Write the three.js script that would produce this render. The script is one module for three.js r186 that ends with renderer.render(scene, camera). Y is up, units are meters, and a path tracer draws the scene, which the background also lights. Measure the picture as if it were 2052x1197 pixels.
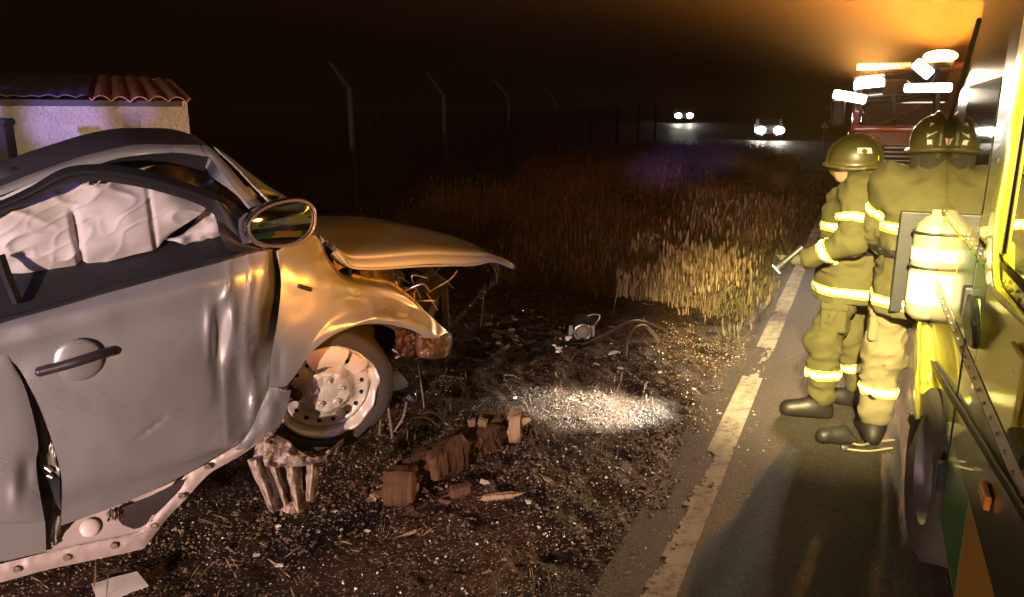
import * as THREE from 'three';
import { mergeGeometries, mergeVertices } from 'three/addons/utils/BufferGeometryUtils.js';
import { RoundedBoxGeometry } from 'three/addons/geometries/RoundedBoxGeometry.js';
import { ConvexGeometry } from 'three/addons/geometries/ConvexGeometry.js';

// ---------------------------------------------------------------- camera, sky, lights, exposure
const EYE = 1.7, FPX = 1500, PITCH = Math.atan((598.5 - 235) / FPX);
const scene = new THREE.Scene();
const camera = new THREE.PerspectiveCamera(2 * Math.atan(598.5 / FPX) * 180 / Math.PI, 2052 / 1197, 0.05, 600);
camera.position.set(0, EYE, 0);
camera.rotation.set(-PITCH, 0, 0);
const renderer = new THREE.WebGLRenderer({ antialias: true });
renderer.setSize(1024, 597);
renderer.toneMapping = THREE.LinearToneMapping;
renderer.toneMappingExposure = 1;
renderer.shadowMap.enabled = true;
// an overcast, moonless night sky: almost black, a little warmer low down
{
  const w = 64, h = 32, d = new Float32Array(w * h * 4);
  for (let j = 0; j < h; j++) for (let i = 0; i < w; i++) {
    const e = Math.max(0, (j + 0.5) / h - 0.5) * 2, k = (j * w + i) * 4;
    d[k] = 0.0008 - 0.0005 * e; d[k + 1] = 0.0005 - 0.0002 * e; d[k + 2] = 0.0003; d[k + 3] = 1;
  }
  const t = new THREE.DataTexture(d, w, h, THREE.RGBAFormat, THREE.FloatType);
  t.mapping = THREE.EquirectangularReflectionMapping; t.magFilter = THREE.LinearFilter; t.needsUpdate = true;
  scene.background = t; scene.environment = t;
}
scene.fog = new THREE.FogExp2(new THREE.Color(1.0, 0.62, 0.24), 0.00105);

// ---------------------------------------------------------------- helpers: numbers
function rng(seed) { let a = seed >>> 0; return () => { a = (a + 0x6D2B79F5) | 0; let t = Math.imul(a ^ (a >>> 15), 1 | a); t = (t + Math.imul(t ^ (t >>> 7), 61 | t)) ^ t; return ((t ^ (t >>> 14)) >>> 0) / 4294967296; }; }
const hash = (x, y, z) => { let h = Math.imul(x | 0, 374761393) ^ Math.imul(y | 0, 668265263) ^ Math.imul(z | 0, 1274126177); h = Math.imul(h ^ (h >>> 13), 1274126177); return ((h ^ (h >>> 16)) >>> 0) / 4294967296; };
const sm = t => t * t * (3 - 2 * t), lerp = (a, b, t) => a + (b - a) * t, clamp = (x, a = 0, b = 1) => Math.min(b, Math.max(a, x));
const step = (a, b, x) => sm(clamp((x - a) / (b - a)));
function vn(x, y, z = 0, per = 0) { // value noise, 0..1; periodic in x and y if per is set
  const X = Math.floor(x), Y = Math.floor(y), Z = Math.floor(z), u = sm(x - X), v = sm(y - Y), w = sm(z - Z), m = n => per ? ((n % per) + per) % per : n;
  const h = (i, j, k) => hash(m(X + i), m(Y + j), Z + k);
  const f = k => lerp(lerp(h(0, 0, k), h(1, 0, k), u), lerp(h(0, 1, k), h(1, 1, k), u), v);
  return lerp(f(0), f(1), w);
}
function fbm(x, y, z = 0, oct = 4, per = 0) { let s = 0, a = 0.5, n = 0; for (let i = 0; i < oct; i++) { s += a * vn(x, y, z + i * 17, per); n += a; a *= 0.55; x *= 2; y *= 2; per *= 2; } return s / n; }
function cells(x, y, per, seed = 0) { // distance to nearest and second nearest jittered point
  const X = Math.floor(x), Y = Math.floor(y); let a = 9, b = 9, id = 0; const m = n => ((n % per) + per) % per;
  for (let i = -1; i < 2; i++) for (let j = -1; j < 2; j++) { const h1 = hash(m(X + i), m(Y + j), seed), h2 = hash(m(X + i), m(Y + j), seed + 9); const d = Math.hypot(X + i + h1 - x, Y + j + h2 - y); if (d < a) { b = a; a = d; id = h1 * 0.5 + h2 * 0.5; } else if (d < b) b = d; }
  return [a, b, id];
}
// ---------------------------------------------------------------- helpers: where a line of sight meets the world
const V = (x, y, z) => new THREE.Vector3(x, y, z);
const cP = Math.cos(PITCH), sP = Math.sin(PITCH), CAM = V(0, EYE, 0);
function ray(px, py) { const dx = (px - 1026) / FPX, dy = (598.5 - py) / FPX; return V(dx, dy * cP - sP, -(cP + dy * sP)); }
function G(px, py, h = 0) { const d = ray(px, py); return CAM.clone().addScaledVector(d, (h - EYE) / d.y); }        // on level ground
function D(px, py, dist) { const d = ray(px, py); return CAM.clone().addScaledVector(d, dist / -d.z); }               // at a distance ahead
const RS = Math.sin(24.7 * Math.PI / 180), RC = Math.cos(24.7 * Math.PI / 180);
const road = (u, lat, y = 0) => V(u * RS + lat * RC, y, -(u * RC - lat * RS));                                         // along the road, across it
const uOf = (x, z) => x * RS - z * RC, latOf = (x, z) => x * RC + z * RS;
const FL = 0.37;                                                                                                       // the ambulance's flank stands this far right of the camera
function A(px, py, lat = FL) { const d = ray(px, py), l = d.x * RC + d.z * RS; return CAM.clone().addScaledVector(d, lat / l); }
const carA = V(Math.sin(58.2 * Math.PI / 180), 0, -Math.cos(58.2 * Math.PI / 180)), carN = V(-carA.z, 0, carA.x);      // the car's nose, and out of its near side
if (carN.z < 0) carN.negate();
const carO = G(275, 1100, 0.2);
function S(px, py, off = 0) { const d = ray(px, py), k = (carO.clone().sub(CAM).dot(carN) + off) / d.dot(carN); return CAM.clone().addScaledVector(d, k); }
// ---------------------------------------------------------------- helpers: objects
const names = {};
const numbered = n => { const k = (names[n] = (names[n] ?? -1) + 1); return k ? n + '_' + String(k).padStart(3, '0') : n; };
const shadowy = o => { o.traverse(c => { if (c.isMesh) { c.castShadow = true; c.receiveShadow = true; } }); return o; };
function thing(name, label, category, pos = V(0, 0, 0), turn = 0, group) { const o = new THREE.Group(); o.name = numbered(name); o.position.copy(pos); o.rotation.y = turn; o.userData = { label, category }; if (group) o.userData.group = group; scene.add(o); o.updateMatrixWorld(true); return o; }
// adds a mesh to a parent; geometry given in world space is carried into the parent's space when world is true
function part(name, geo, mat, parent, world = false, extra) {
  const m = new THREE.Mesh(geo, mat); m.name = name; m.castShadow = m.receiveShadow = true;
  if (world && parent !== scene) { parent.updateWorldMatrix(true, false); geo.applyMatrix4(parent.matrixWorld.clone().invert()); }
  if (extra) Object.assign(m.userData, extra);
  parent.add(m); return m;
}
// a thing made of one mesh: geometry in world space, base at its foot
function solo(name, label, category, geo, mat, group, kind) {
  geo.computeBoundingBox(); const b = geo.boundingBox, p = V((b.min.x + b.max.x) / 2, b.min.y, (b.min.z + b.max.z) / 2);
  geo.translate(-p.x, -p.y, -p.z); const m = new THREE.Mesh(geo, mat); m.name = numbered(name); m.position.copy(p); m.castShadow = m.receiveShadow = true;
  m.userData = { label, category }; if (group) m.userData.group = group; if (kind) { m.userData.kind = kind; }
  scene.add(m); return m;
}
function struct(name, geo, mat) { const m = new THREE.Mesh(geo, mat); m.name = name; m.receiveShadow = m.castShadow = true; m.userData = { kind: 'structure', label: undefined }; delete m.userData.label; scene.add(m); return m; }
const strip = g => { for (const k of Object.keys(g.attributes)) if (!['position', 'normal', 'uv'].includes(k)) g.deleteAttribute(k); if (!g.attributes.uv) g.setAttribute('uv', new THREE.BufferAttribute(new Float32Array(g.attributes.position.count * 2), 2)); return g.index ? g.toNonIndexed() : g; };
const merge = list => mergeGeometries(list.map(strip));
function bx(w, h, d, x = 0, y = 0, z = 0, r = 0.01, rot) { const g = new RoundedBoxGeometry(w, h, d, 2, Math.min(r, w / 2.1, h / 2.1, d / 2.1)); if (rot) g.applyMatrix4(new THREE.Matrix4().makeRotationFromEuler(new THREE.Euler(...rot))); return g.translate(x, y, z); }
function tube(pts, r, seg = 24, rad = 8, closed = false) { return new THREE.TubeGeometry(new THREE.CatmullRomCurve3(pts, closed, 'centripetal'), seg, r, rad, closed); }
function rod(a, b, r, r2 = r, n = 10) { const d = b.clone().sub(a), g = new THREE.CylinderGeometry(r2, r, d.length(), n, 1); g.applyQuaternion(new THREE.Quaternion().setFromUnitVectors(V(0, 1, 0), d.clone().normalize())); return g.translate(...a.clone().add(b).multiplyScalar(0.5).toArray()); }
const aim = (g, dir, at, from = V(0, 0, 1)) => g.applyQuaternion(new THREE.Quaternion().setFromUnitVectors(from, dir.clone().normalize())).translate(at.x, at.y, at.z);
function cr(p0, p1, p2, p3, t) { return p1.map((_, i) => 0.5 * (2 * p1[i] + (p2[i] - p0[i]) * t + (2 * p0[i] - 5 * p1[i] + 4 * p2[i] - p3[i]) * t * t + (3 * p1[i] - p0[i] - 3 * p2[i] + p3[i]) * t * t * t)); }
function resample(pts, n, byLen = true) { // a smooth curve through pts, n points
  const L = [0]; for (let i = 1; i < pts.length; i++) L.push(L[i - 1] + (byLen ? Math.hypot(...pts[i].map((v, k) => v - pts[i - 1][k])) + 1e-6 : 1));
  const out = [], tot = L[L.length - 1];
  for (let i = 0; i < n; i++) { const s = tot * i / (n - 1); let k = 0; while (k < pts.length - 2 && L[k + 1] < s) k++; const t = clamp((s - L[k]) / (L[k + 1] - L[k])); const q = j => pts[clamp(j, 0, pts.length - 1)]; out.push(cr(q(k - 1), q(k), q(k + 1), q(k + 2), t)); }
  return out;
}
// a sheet through rows of [px, py, off] (or of world points), a few millimetres thick
function sheet(rows, { nu = 40, nv = 30, th = 0.004, map = S, disp, straight = false, toward = CAM, raw = false } = {}) {
  rows = rows.map(r => r.map(p => p.isVector3 ? p.toArray() : p.length === 2 ? [...p, 0] : p)); const world = raw;
  let R = rows.map(r => straight === 'u' ? polyline(r, nu) : resample(r, nu));
  const grid = []; for (let j = 0; j < nv; j++) grid.push([]);
  for (let i = 0; i < nu; i++) { const col = R.map(r => r[i]), c = resample(col, nv, false); for (let j = 0; j < nv; j++) grid[j].push(c[j]); }
  const P = []; for (let j = 0; j < nv; j++) for (let i = 0; i < nu; i++) { let q = grid[j][i]; if (disp) { q = [...q]; disp(q, i / (nu - 1), j / (nv - 1)); } P.push(world ? V(...q) : map(...q)); }
  return shell(P, nu, nv, th, toward);
}
function polyline(pts, n) { const L = [0]; for (let i = 1; i < pts.length; i++) L.push(L[i - 1] + Math.hypot(...pts[i].map((v, k) => v - pts[i - 1][k])) + 1e-6); const out = []; for (let i = 0; i < n; i++) { const s = L[L.length - 1] * i / (n - 1); let k = 0; while (k < pts.length - 2 && L[k + 1] < s) k++; const t = (s - L[k]) / (L[k + 1] - L[k]); out.push(pts[k].map((v, m) => lerp(v, pts[k + 1][m], t))); } return out; }
function shell(P, nu, nv, th, toward) {
  const idx = []; for (let j = 0; j < nv - 1; j++) for (let i = 0; i < nu - 1; i++) { const a = j * nu + i; idx.push(a, a + nu, a + 1, a + 1, a + nu, a + nu + 1); }
  const g0 = new THREE.BufferGeometry(); g0.setAttribute('position', new THREE.Float32BufferAttribute(P.flatMap(p => [p.x, p.y, p.z]), 3)); g0.setIndex(idx); g0.computeVertexNormals();
  let s = 0; const nn = g0.attributes.normal; if (toward) for (let i = 0; i < P.length; i += 7) s += V(nn.getX(i), nn.getY(i), nn.getZ(i)).dot(toward.clone().sub(P[i]).normalize()); else s = 1;
  const f = s < 0 ? -1 : 1, pos = [], uv = [], N = nu * nv, id2 = [];
  const cu = [0]; { let a = 0; for (let j = 0, m = nv >> 1, i = 1; i < nu; i++) { a += P[m * nu + i].distanceTo(P[m * nu + i - 1]); cu.push(a); } }
  const cv = [0]; { let a = 0; for (let j = 1, m = nu >> 1; j < nv; j++) { a += P[j * nu + m].distanceTo(P[(j - 1) * nu + m]); cv.push(a); } }
  for (let k = 0; k < 2; k++) P.forEach((p, i) => { const o = k ? th * f : 0; pos.push(p.x - nn.getX(i) * o, p.y - nn.getY(i) * o, p.z - nn.getZ(i) * o); uv.push(cu[i % nu], cv[Math.floor(i / nu)]); });
  for (let i = 0; i < idx.length; i += 3) { const [a, b, c] = f > 0 ? [idx[i], idx[i + 1], idx[i + 2]] : [idx[i], idx[i + 2], idx[i + 1]]; id2.push(a, b, c, N + a, N + c, N + b); }
  const edge = []; for (let i = 0; i < nu; i++) edge.push(i); for (let j = 1; j < nv; j++) edge.push(j * nu + nu - 1); for (let i = nu - 2; i >= 0; i--) edge.push((nv - 1) * nu + i); for (let j = nv - 2; j > 0; j--) edge.push(j * nu);
  const e0 = pos.length / 3; for (const e of edge) for (let k = 0; k < 2; k++) { const q = (k * N + e) * 3; pos.push(pos[q], pos[q + 1], pos[q + 2]); uv.push(uv[e * 2], uv[e * 2 + 1]); }
  for (let i = 0; i < edge.length; i++) { const a = e0 + i * 2, b = e0 + ((i + 1) % edge.length) * 2; id2.push(a, b, a + 1, b, b + 1, a + 1); }
  const g = new THREE.BufferGeometry(); g.setAttribute('position', new THREE.Float32BufferAttribute(pos, 3)); g.setAttribute('uv', new THREE.Float32BufferAttribute(uv, 2)); g.setIndex(id2); g.computeVertexNormals(); return g;
}
// naive surface nets: the zero surface of a distance function
function nets(f, lo, hi, cell) {
  const n = [0, 1, 2].map(k => Math.ceil((hi[k] - lo[k]) / cell) + 1), [nx, ny, nz] = n, F = new Float32Array(nx * ny * nz), at = (i, j, k) => i + nx * (j + ny * k);
  for (let k = 0; k < nz; k++) for (let j = 0; j < ny; j++) for (let i = 0; i < nx; i++) F[at(i, j, k)] = f(lo[0] + i * cell, lo[1] + j * cell, lo[2] + k * cell);
  const vid = new Int32Array(nx * ny * nz).fill(-1), pos = [], idx = [];
  for (let k = 0; k < nz - 1; k++) for (let j = 0; j < ny - 1; j++) for (let i = 0; i < nx - 1; i++) {
    let s = 0, c = 0, X = 0, Y = 0, Z = 0; const v = []; for (let q = 0; q < 8; q++) { const w = F[at(i + (q & 1), j + (q >> 1 & 1), k + (q >> 2))]; v.push(w); if (w < 0) s++; }
    if (s === 0 || s === 8) continue;
    for (let q = 0; q < 8; q++) for (let b = 1; b < 8; b <<= 1) if (!(q & b) && (v[q] < 0) !== (v[q | b] < 0)) { const t = v[q] / (v[q] - v[q | b]); X += (q & 1) + (b === 1 ? t : 0); Y += (q >> 1 & 1) + (b === 2 ? t : 0); Z += (q >> 2) + (b === 4 ? t : 0); c++; }
    vid[at(i, j, k)] = pos.length / 3; pos.push(lo[0] + (i + X / c) * cell, lo[1] + (j + Y / c) * cell, lo[2] + (k + Z / c) * cell);
  }
  const quad = (a, b, c, d, flip) => { if (a < 0 || b < 0 || c < 0 || d < 0) return; flip ? idx.push(a, c, b, b, c, d) : idx.push(a, b, c, b, d, c); };
  for (let k = 1; k < nz - 1; k++) for (let j = 1; j < ny - 1; j++) for (let i = 1; i < nx - 1; i++) {
    const a = F[at(i, j, k)] < 0;
    if (a !== F[at(i + 1, j, k)] < 0) quad(vid[at(i, j - 1, k - 1)], vid[at(i, j, k - 1)], vid[at(i, j - 1, k)], vid[at(i, j, k)], !a);
    if (a !== F[at(i, j + 1, k)] < 0) quad(vid[at(i - 1, j, k - 1)], vid[at(i, j, k - 1)], vid[at(i - 1, j, k)], vid[at(i, j, k)], a);
    if (a !== F[at(i, j, k + 1)] < 0) quad(vid[at(i - 1, j - 1, k)], vid[at(i, j - 1, k)], vid[at(i - 1, j, k)], vid[at(i, j, k)], !a);
  }
  const g = new THREE.BufferGeometry(); g.setAttribute('position', new THREE.Float32BufferAttribute(pos, 3)); g.setIndex(idx); g.computeVertexNormals();
  const uv = []; for (let i = 0; i < pos.length; i += 3) uv.push(pos[i] + pos[i + 2] * 0.6, pos[i + 1]); g.setAttribute('uv', new THREE.Float32BufferAttribute(uv, 2)); return g;
}
const cap = (x, y, z, a, b, ra, rb) => { const dx = b[0] - a[0], dy = b[1] - a[1], dz = b[2] - a[2], t = clamp(((x - a[0]) * dx + (y - a[1]) * dy + (z - a[2]) * dz) / (dx * dx + dy * dy + dz * dz + 1e-9)); return Math.hypot(x - a[0] - dx * t, y - a[1] - dy * t, z - a[2] - dz * t) - lerp(ra, rb, t); };
const smin = (a, b, k) => { const h = clamp(0.5 + 0.5 * (b - a) / k); return lerp(b, a, h) - k * h * (1 - h); };
// ---------------------------------------------------------------- helpers: textures and materials
function tex(n, fn, srgb = false, rep = 1) {
  const d = new Uint8Array(n * n * 4); for (let j = 0; j < n; j++) for (let i = 0; i < n; i++) { const c = fn(i / n, j / n), k = (j * n + i) * 4; for (let q = 0; q < 3; q++) { let v = clamp(Array.isArray(c) ? c[q] : c); if (srgb) v = v <= 0.0031308 ? v * 12.92 : 1.055 * Math.pow(v, 1 / 2.4) - 0.055; d[k + q] = Math.round(v * 255); } d[k + 3] = 255; }
  const t = new THREE.DataTexture(d, n, n); t.wrapS = t.wrapT = THREE.RepeatWrapping; t.magFilter = THREE.LinearFilter; t.minFilter = THREE.LinearMipmapLinearFilter; t.generateMipmaps = true; if (srgb) t.colorSpace = THREE.SRGBColorSpace; t.repeat.set(rep, rep); t.needsUpdate = true; return t;
}
const rgb = c => new THREE.Color().setRGB(...c);
const std = (c, roughness = 0.6, o = {}) => new THREE.MeshStandardMaterial({ color: rgb(c), roughness, side: THREE.DoubleSide, ...o });
const phy = (c, roughness = 0.6, o = {}) => new THREE.MeshPhysicalMaterial({ color: rgb(c), roughness, side: THREE.DoubleSide, ...o });
const glow = (c, k, name) => new THREE.MeshStandardMaterial({ color: 0x111111, emissive: rgb(c), emissiveIntensity: k, roughness: 0.4 });
const mixc = (a, b, t) => a.map((v, i) => lerp(v, b[i], t));
// ---------------------------------------------------------------- the lamps that stand outside the frame
const WARM = [1, 0.71, 0.57], AMBER = [1, 0.35, 0.02], BLUE = [0.3, 0.25, 1];
function spot(c, k, at, to, angle, pen = 0.5, rad = 4, parent) { const l = new THREE.SpotLight(rgb(c), k, 0, angle, pen, 2); l.position.copy(at); l.target.position.copy(to); l.castShadow = true; l.shadow.radius = rad; l.shadow.mapSize.set(2048, 2048); scene.add(l); scene.add(l.target); return l; }
function point(c, k, at, rad = 2) { const l = new THREE.PointLight(rgb(c), k, 0, 2); l.position.copy(at); l.castShadow = true; l.shadow.radius = rad; scene.add(l); return l; }
const DARK = std([0.02, 0.02, 0.022], 0.5), STEEL = std([0.45, 0.45, 0.45], 0.35, { metalness: 0.9 });
// a flood lamp on a tripod: pole, three legs, housing with a glowing face; its light stands just before the face
function floodLamp(name, label, foot, h, target, c, k, angle, pen, size, rad, glowK = 6, flap = false) {
  const t = thing(name, label, name === 'blue_beacon' ? 'beacon' : 'work lamp', V(foot.x, 0, foot.z)), head = V(foot.x, h, foot.z), dir = target.clone().sub(head).normalize();
  part('pole', rod(V(foot.x, 0.5, foot.z), V(foot.x, h - 0.1, foot.z), 0.022), STEEL, t, true);
  for (let i = 0; i < 3; i++) { const a = i * 2.1; part('leg', rod(V(foot.x, 0.7, foot.z), V(foot.x + Math.cos(a) * 0.5, 0.01, foot.z + Math.sin(a) * 0.5), 0.016), STEEL, t, true); }
  part('lamp_housing', aim(bx(size * 2.2, size * 1.7, 0.12, 0, 0, -0.07, 0.02), dir, head), DARK, t, true);
  part('lamp_face', aim(bx(size * 2, size * 1.5, 0.012, 0, 0, 0.0, 0.004), dir, head), glow(c, glowK), t, true);
  if (flap) part('top_flap', aim(bx(size * 3.2, 0.006, 0.42, 0, size * 0.5, 0.2, 0.002), dir, head), DARK, t, true);
  return spot(c, k, head.clone().addScaledVector(dir, 0.06), target, angle, pen, rad);
}
floodLamp('flood_lamp', 'white flood lamp on a tripod with a flap over its face', V(-3.3, 0, 4.3), 1.5, V(-0.6, 0.35, -3.4), WARM, 290, 0.6, 0.45, 0.12, 3, 6, true);
floodLamp('flood_lamp', 'tall warm flood lamp on a tripod aimed at the shed', V(-2.2, 0, 3.4), 2.5, D(120, 238, 8.4), [1, 0.76, 0.45], 170, 0.19, 0.8, 0.1, 4);
for (const [px, py, an, k] of [[8, 216, 0.024, 1100], [163, 246, 0.042, 900], [287, 224, 0.018, 900]]) // narrow beams of blue emergency lenses
  floodLamp('blue_beacon', 'blue emergency lens aimed at the shed ' + ['by its gatepost', 'at its middle', 'near its corner'][px < 100 ? 0 : px < 200 ? 1 : 2], V(-2.2 + px * 0.0016, 0, 2.6), 2.05, D(px, py, 9.4), BLUE, k, an, 0.55, 0.05, 3);
floodLamp('blue_beacon', 'blue emergency lens aimed along the fence', V(-1.9, 0, 1.9), 2.6, D(1405, 306, 26), [0.2, 0.16, 1], 520, 0.072, 0.9, 0.05, 3);
floodLamp('blue_beacon', 'blue emergency lens aimed at the car roof', V(-3.9, 0, 1.2), 2.3, V(-1.75, 1.0, -2.4), BLUE, 20, 0.27, 0.95, 0.05, 3);

// ---------------------------------------------------------------- textures
const T = {};
T.dirt = tex(1024, (u, v) => { const a = fbm(u * 6, v * 6, 1, 4, 6), b = fbm(u * 60, v * 60, 2, 3, 60), [d, , id] = cells(u * 110, v * 110, 110, 3); let c = mixc([0.007, 0.003, 0.0018], [0.14, 0.066, 0.036], clamp(clamp(a * 3.4 - 1.4) * 0.62 + Math.max(0, b - 0.4) * 0.6) * (0.35 + 0.65 * clamp(fbm(u * 3, v * 3, 71, 2, 3) * 3 - 1))); if (id > 0.62 && d < 0.28) c = mixc(c, [0.5, 0.38, 0.29], 0.6); if (id < 0.3 && d < 0.35) c = mixc(c, [0.02, 0.014, 0.01], 0.6); return c; }, true);
T.dirtB = tex(1024, (u, v) => { const b = fbm(u * 50, v * 50, 2, 4, 50), [d, , id] = cells(u * 110, v * 110, 110, 3); return clamp(0.25 + b * 0.4 + (id > 0.45 ? Math.max(0, 0.35 - d) * 1.6 : 0)); });
T.asph = tex(1024, (u, v) => { const a = fbm(u * 5, v * 5, 5, 4, 5), [d, e, id] = cells(u * 150, v * 150, 150, 7); return mixc([0.018, 0.013, 0.01], mixc([0.055, 0.042, 0.032], [0.2, 0.155, 0.115], id * id), clamp((e - d) * 1.5)).map(x => x * (0.75 + 0.5 * a)); }, true);
T.asphB = tex(1024, (u, v) => { const [d, e, id] = cells(u * 150, v * 150, 150, 7); return clamp((e - d) * (0.6 + id * 0.7) + 0.15 * fbm(u * 20, v * 20, 3, 3, 20)); });
T.paint = tex(512, (u, v) => { const a = fbm(u * 8, v * 8, 9, 5, 8), b = fbm(u * 90, v * 90, 4, 2, 90), c = fbm(u * 26, v * 26, 14, 4, 26); return mixc([0.42, 0.38, 0.33], [0.09, 0.066, 0.05], clamp((a - 0.45) * 2.6) * 0.55 + clamp((c - 0.5) * 4) * .45 + b * 0.25); }, true);
T.plaster = tex(512, (u, v) => { const a = fbm(u * 5, v * 5, 9, 4, 5), b = fbm(u * 70, v * 70, 4, 3, 70); return mixc([0.42, 0.36, 0.27], [0.25, 0.2, 0.14], clamp(a * 1.8 - 0.5) * 0.7 + b * 0.3); }, true);
T.plasterB = tex(512, (u, v) => fbm(u * 60, v * 60, 4, 4, 60));
T.wood = tex(512, (u, v) => { const g = fbm(u * 40, v * 4, 3, 4, 4), f = fbm(u * 120, v * 6, 8, 2, 6); return mixc([0.3, 0.17, 0.08], [0.06, 0.032, 0.015], clamp(g * 0.9 + f * 0.5 - 0.25)); }, true);
T.woodB = tex(512, (u, v) => fbm(u * 60, v * 5, 3, 4, 5));
T.grime = tex(512, (u, v) => { const a = fbm(u * 7, v * 7, 2, 5, 7), b = fbm(u * 60, v * 60, 4, 2, 60); return 0.7 + 0.3 * a + 0.12 * (b - 0.5); });
T.fine = tex(512, (u, v) => 0.5 * fbm(u * 120, v * 120, 2, 3, 120) + 0.5 * fbm(u * 14, v * 14, 6, 3, 14));
T.rust = tex(512, (u, v) => { const a = fbm(u * 9, v * 9, 12, 5, 9); return mixc([0.46, 0.36, 0.29], [0.1, 0.055, 0.034], clamp((a - 0.4) * 4)); }, true);
T.cloth = tex(512, (u, v) => 0.5 + 0.25 * Math.sin(u * 512 * Math.PI * 0.5) * Math.sin(v * 512 * Math.PI * 0.5) + 0.25 * fbm(u * 20, v * 20, 2, 3, 20));
const rep = (t, r) => { const c = t.clone(); c.repeat.set(r, r); c.needsUpdate = true; return c; };

// ---------------------------------------------------------------- ground, road and edge line
const bend = u => u > 15 ? -Math.pow((u - 15) / 45, 2) * 8 : 0;
const rise = u => u > 45 ? 0.0007 * (u - 45) * (u - 45) * (u < 90 ? 1 : 90 * 90 / (u * u)) : 0;
function groundH(u, lat) {
  const l = lat - bend(u); let y = rise(u);
  const off = step(-0.58, -0.95, l); // off the road, on the shoulder and the field
  if (off > 0) {
    const wob = fbm(u * 0.9 + 40, lat * 0.9 + 40, 3, 3) - 0.5;
    y += off * (wob * 0.10 + (fbm(u * 6, lat * 6 + 90, 5, 3) - 0.45) * 0.06 + (vn(u * 22, lat * 22 + 300, 8) - 0.5) * 0.02);
    y += step(-1.2, -3.5, l) * step(4.5, 8, u) * 0.16;
  } else y -= 0.004 * (1 - step(-0.75, -0.55, l));
  return y;
}
{
  const axis = segs => { const o = [segs[0][0]]; for (const [a, b, d] of segs) { const n = Math.max(1, Math.round((b - a) / d)); for (let i = 1; i <= n; i++) o.push(a + (b - a) * i / n); } return o; };
  const us = axis([[-60, -10, 6], [-10, 1, 1], [1, 8.5, 0.035], [8.5, 16, 0.14], [16, 40, 0.8], [40, 130, 4], [130, 300, 25]]), ls = axis([[-220, -40, 15], [-40, -10, 1.2], [-10, -6, 0.2], [-6, -0.5, 0.035], [-0.5, 0.6, 0.3], [0.6, 12, 2], [12, 60, 6], [60, 220, 20]]);
  const pos = [], uv = [], idx = [];
  for (const u of us) for (const l of ls) { const p = road(u, l, groundH(u, l)); pos.push(p.x, p.y, p.z); uv.push(u / 1.7, l / 1.7); }
  for (let i = 0; i < us.length - 1; i++) for (let j = 0; j < ls.length - 1; j++) { const a = i * ls.length + j; idx.push(a, a + 1, a + ls.length, a + 1, a + ls.length + 1, a + ls.length); }
  const g = new THREE.BufferGeometry(); g.setAttribute('position', new THREE.Float32BufferAttribute(pos, 3)); g.setAttribute('uv', new THREE.Float32BufferAttribute(uv, 2)); g.setIndex(idx); g.computeVertexNormals();
  struct('ground', g, std([.85, .8, .78], 0.6, { map: T.dirt, bumpMap: T.dirtB, bumpScale: 0.022 }));
}
function roadStrip(l0, l1, y, u0, u1, du, uvs) { const pos = [], uv = [], idx = []; let n = 0; for (let u = u0; u <= u1 + 1e-6; u += du(u)) { for (let q = 0; q <= 6; q++) { const l = lerp(l0, l1, q / 6) + bend(u), p = road(u, l, rise(u) + y); pos.push(p.x, p.y, p.z); uv.push(u * uvs, l * uvs); } n++; } for (let i = 0; i < n - 1; i++) for (let q = 0; q < 6; q++) { const a = i * 7 + q; idx.push(a, a + 1, a + 7, a + 1, a + 8, a + 7); } const g = new THREE.BufferGeometry(); g.setAttribute('position', new THREE.Float32BufferAttribute(pos, 3)); g.setAttribute('uv', new THREE.Float32BufferAttribute(uv, 2)); g.setIndex(idx); g.computeVertexNormals(); return g; }
struct('road', roadStrip(-0.74, 6.4, 0.004, -40, 180, u => u < 12 ? 1 : 3, 1 / 1.3), std([1, 1, 1], 0.62, { map: T.asph, bumpMap: T.asphB, bumpScale: 0.013 }));
{ // white edge line, worn through and buried in places: small squares of paint kept where it still sticks
  const pos = [], uv = [], idx = [];
  for (let u = 1.4, du; u < 60; u += du) { du = u < 7 ? 0.0125 : u < 14 ? 0.03 : 0.2; const nq = u < 7 ? 13 : 7, c = 0.13 / nq; for (let q = 0; q < nq; q++) {
    const l = -0.585 + q * c, e = Math.min(q, nq - 1 - q) / (nq / 2), w = fbm(u * 5, l * 16 + 50, 1, 5) + (hash(Math.round(u * 80), q, 4) - 0.5) * 0.1 + Math.max(0, 0.12 - e) * 0.8 + (u < 3.6 ? Math.max(0, 0.5 - q / nq) * 0.75 : 0);
    const lim = u < 3.3 ? 0.8 : u < 3.7 ? 0.58 : u < 4.05 ? 0.8 : u < 4.98 ? 0.95 : u < 5.7 ? 0.42 : 0.8;
    if (w > lim) continue;
    const b = pos.length / 3; for (const [a, s] of [[0, 0], [du, 0], [du, c], [0, c]]) { const p = road(u + a, l + s + bend(u + a), rise(u + a) + 0.009); pos.push(p.x, p.y, p.z); uv.push((u + a) / 0.8, (l + s) / 0.8); } idx.push(b, b + 1, b + 2, b, b + 2, b + 3);
  } }
  const g = new THREE.BufferGeometry(); g.setAttribute('position', new THREE.Float32BufferAttribute(pos, 3)); g.setAttribute('uv', new THREE.Float32BufferAttribute(uv, 2)); g.setIndex(idx); g.computeVertexNormals();
  struct('road_line', g, std([1, 1, 1], 0.7, { map: T.paint, bumpMap: T.fine, bumpScale: 0.002 }));
}
const onGround = (px, py) => { let p = G(px, py); for (let i = 0; i < 3; i++) p = G(px, py, groundH(uOf(p.x, p.z), latOf(p.x, p.z))); return p; };

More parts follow.
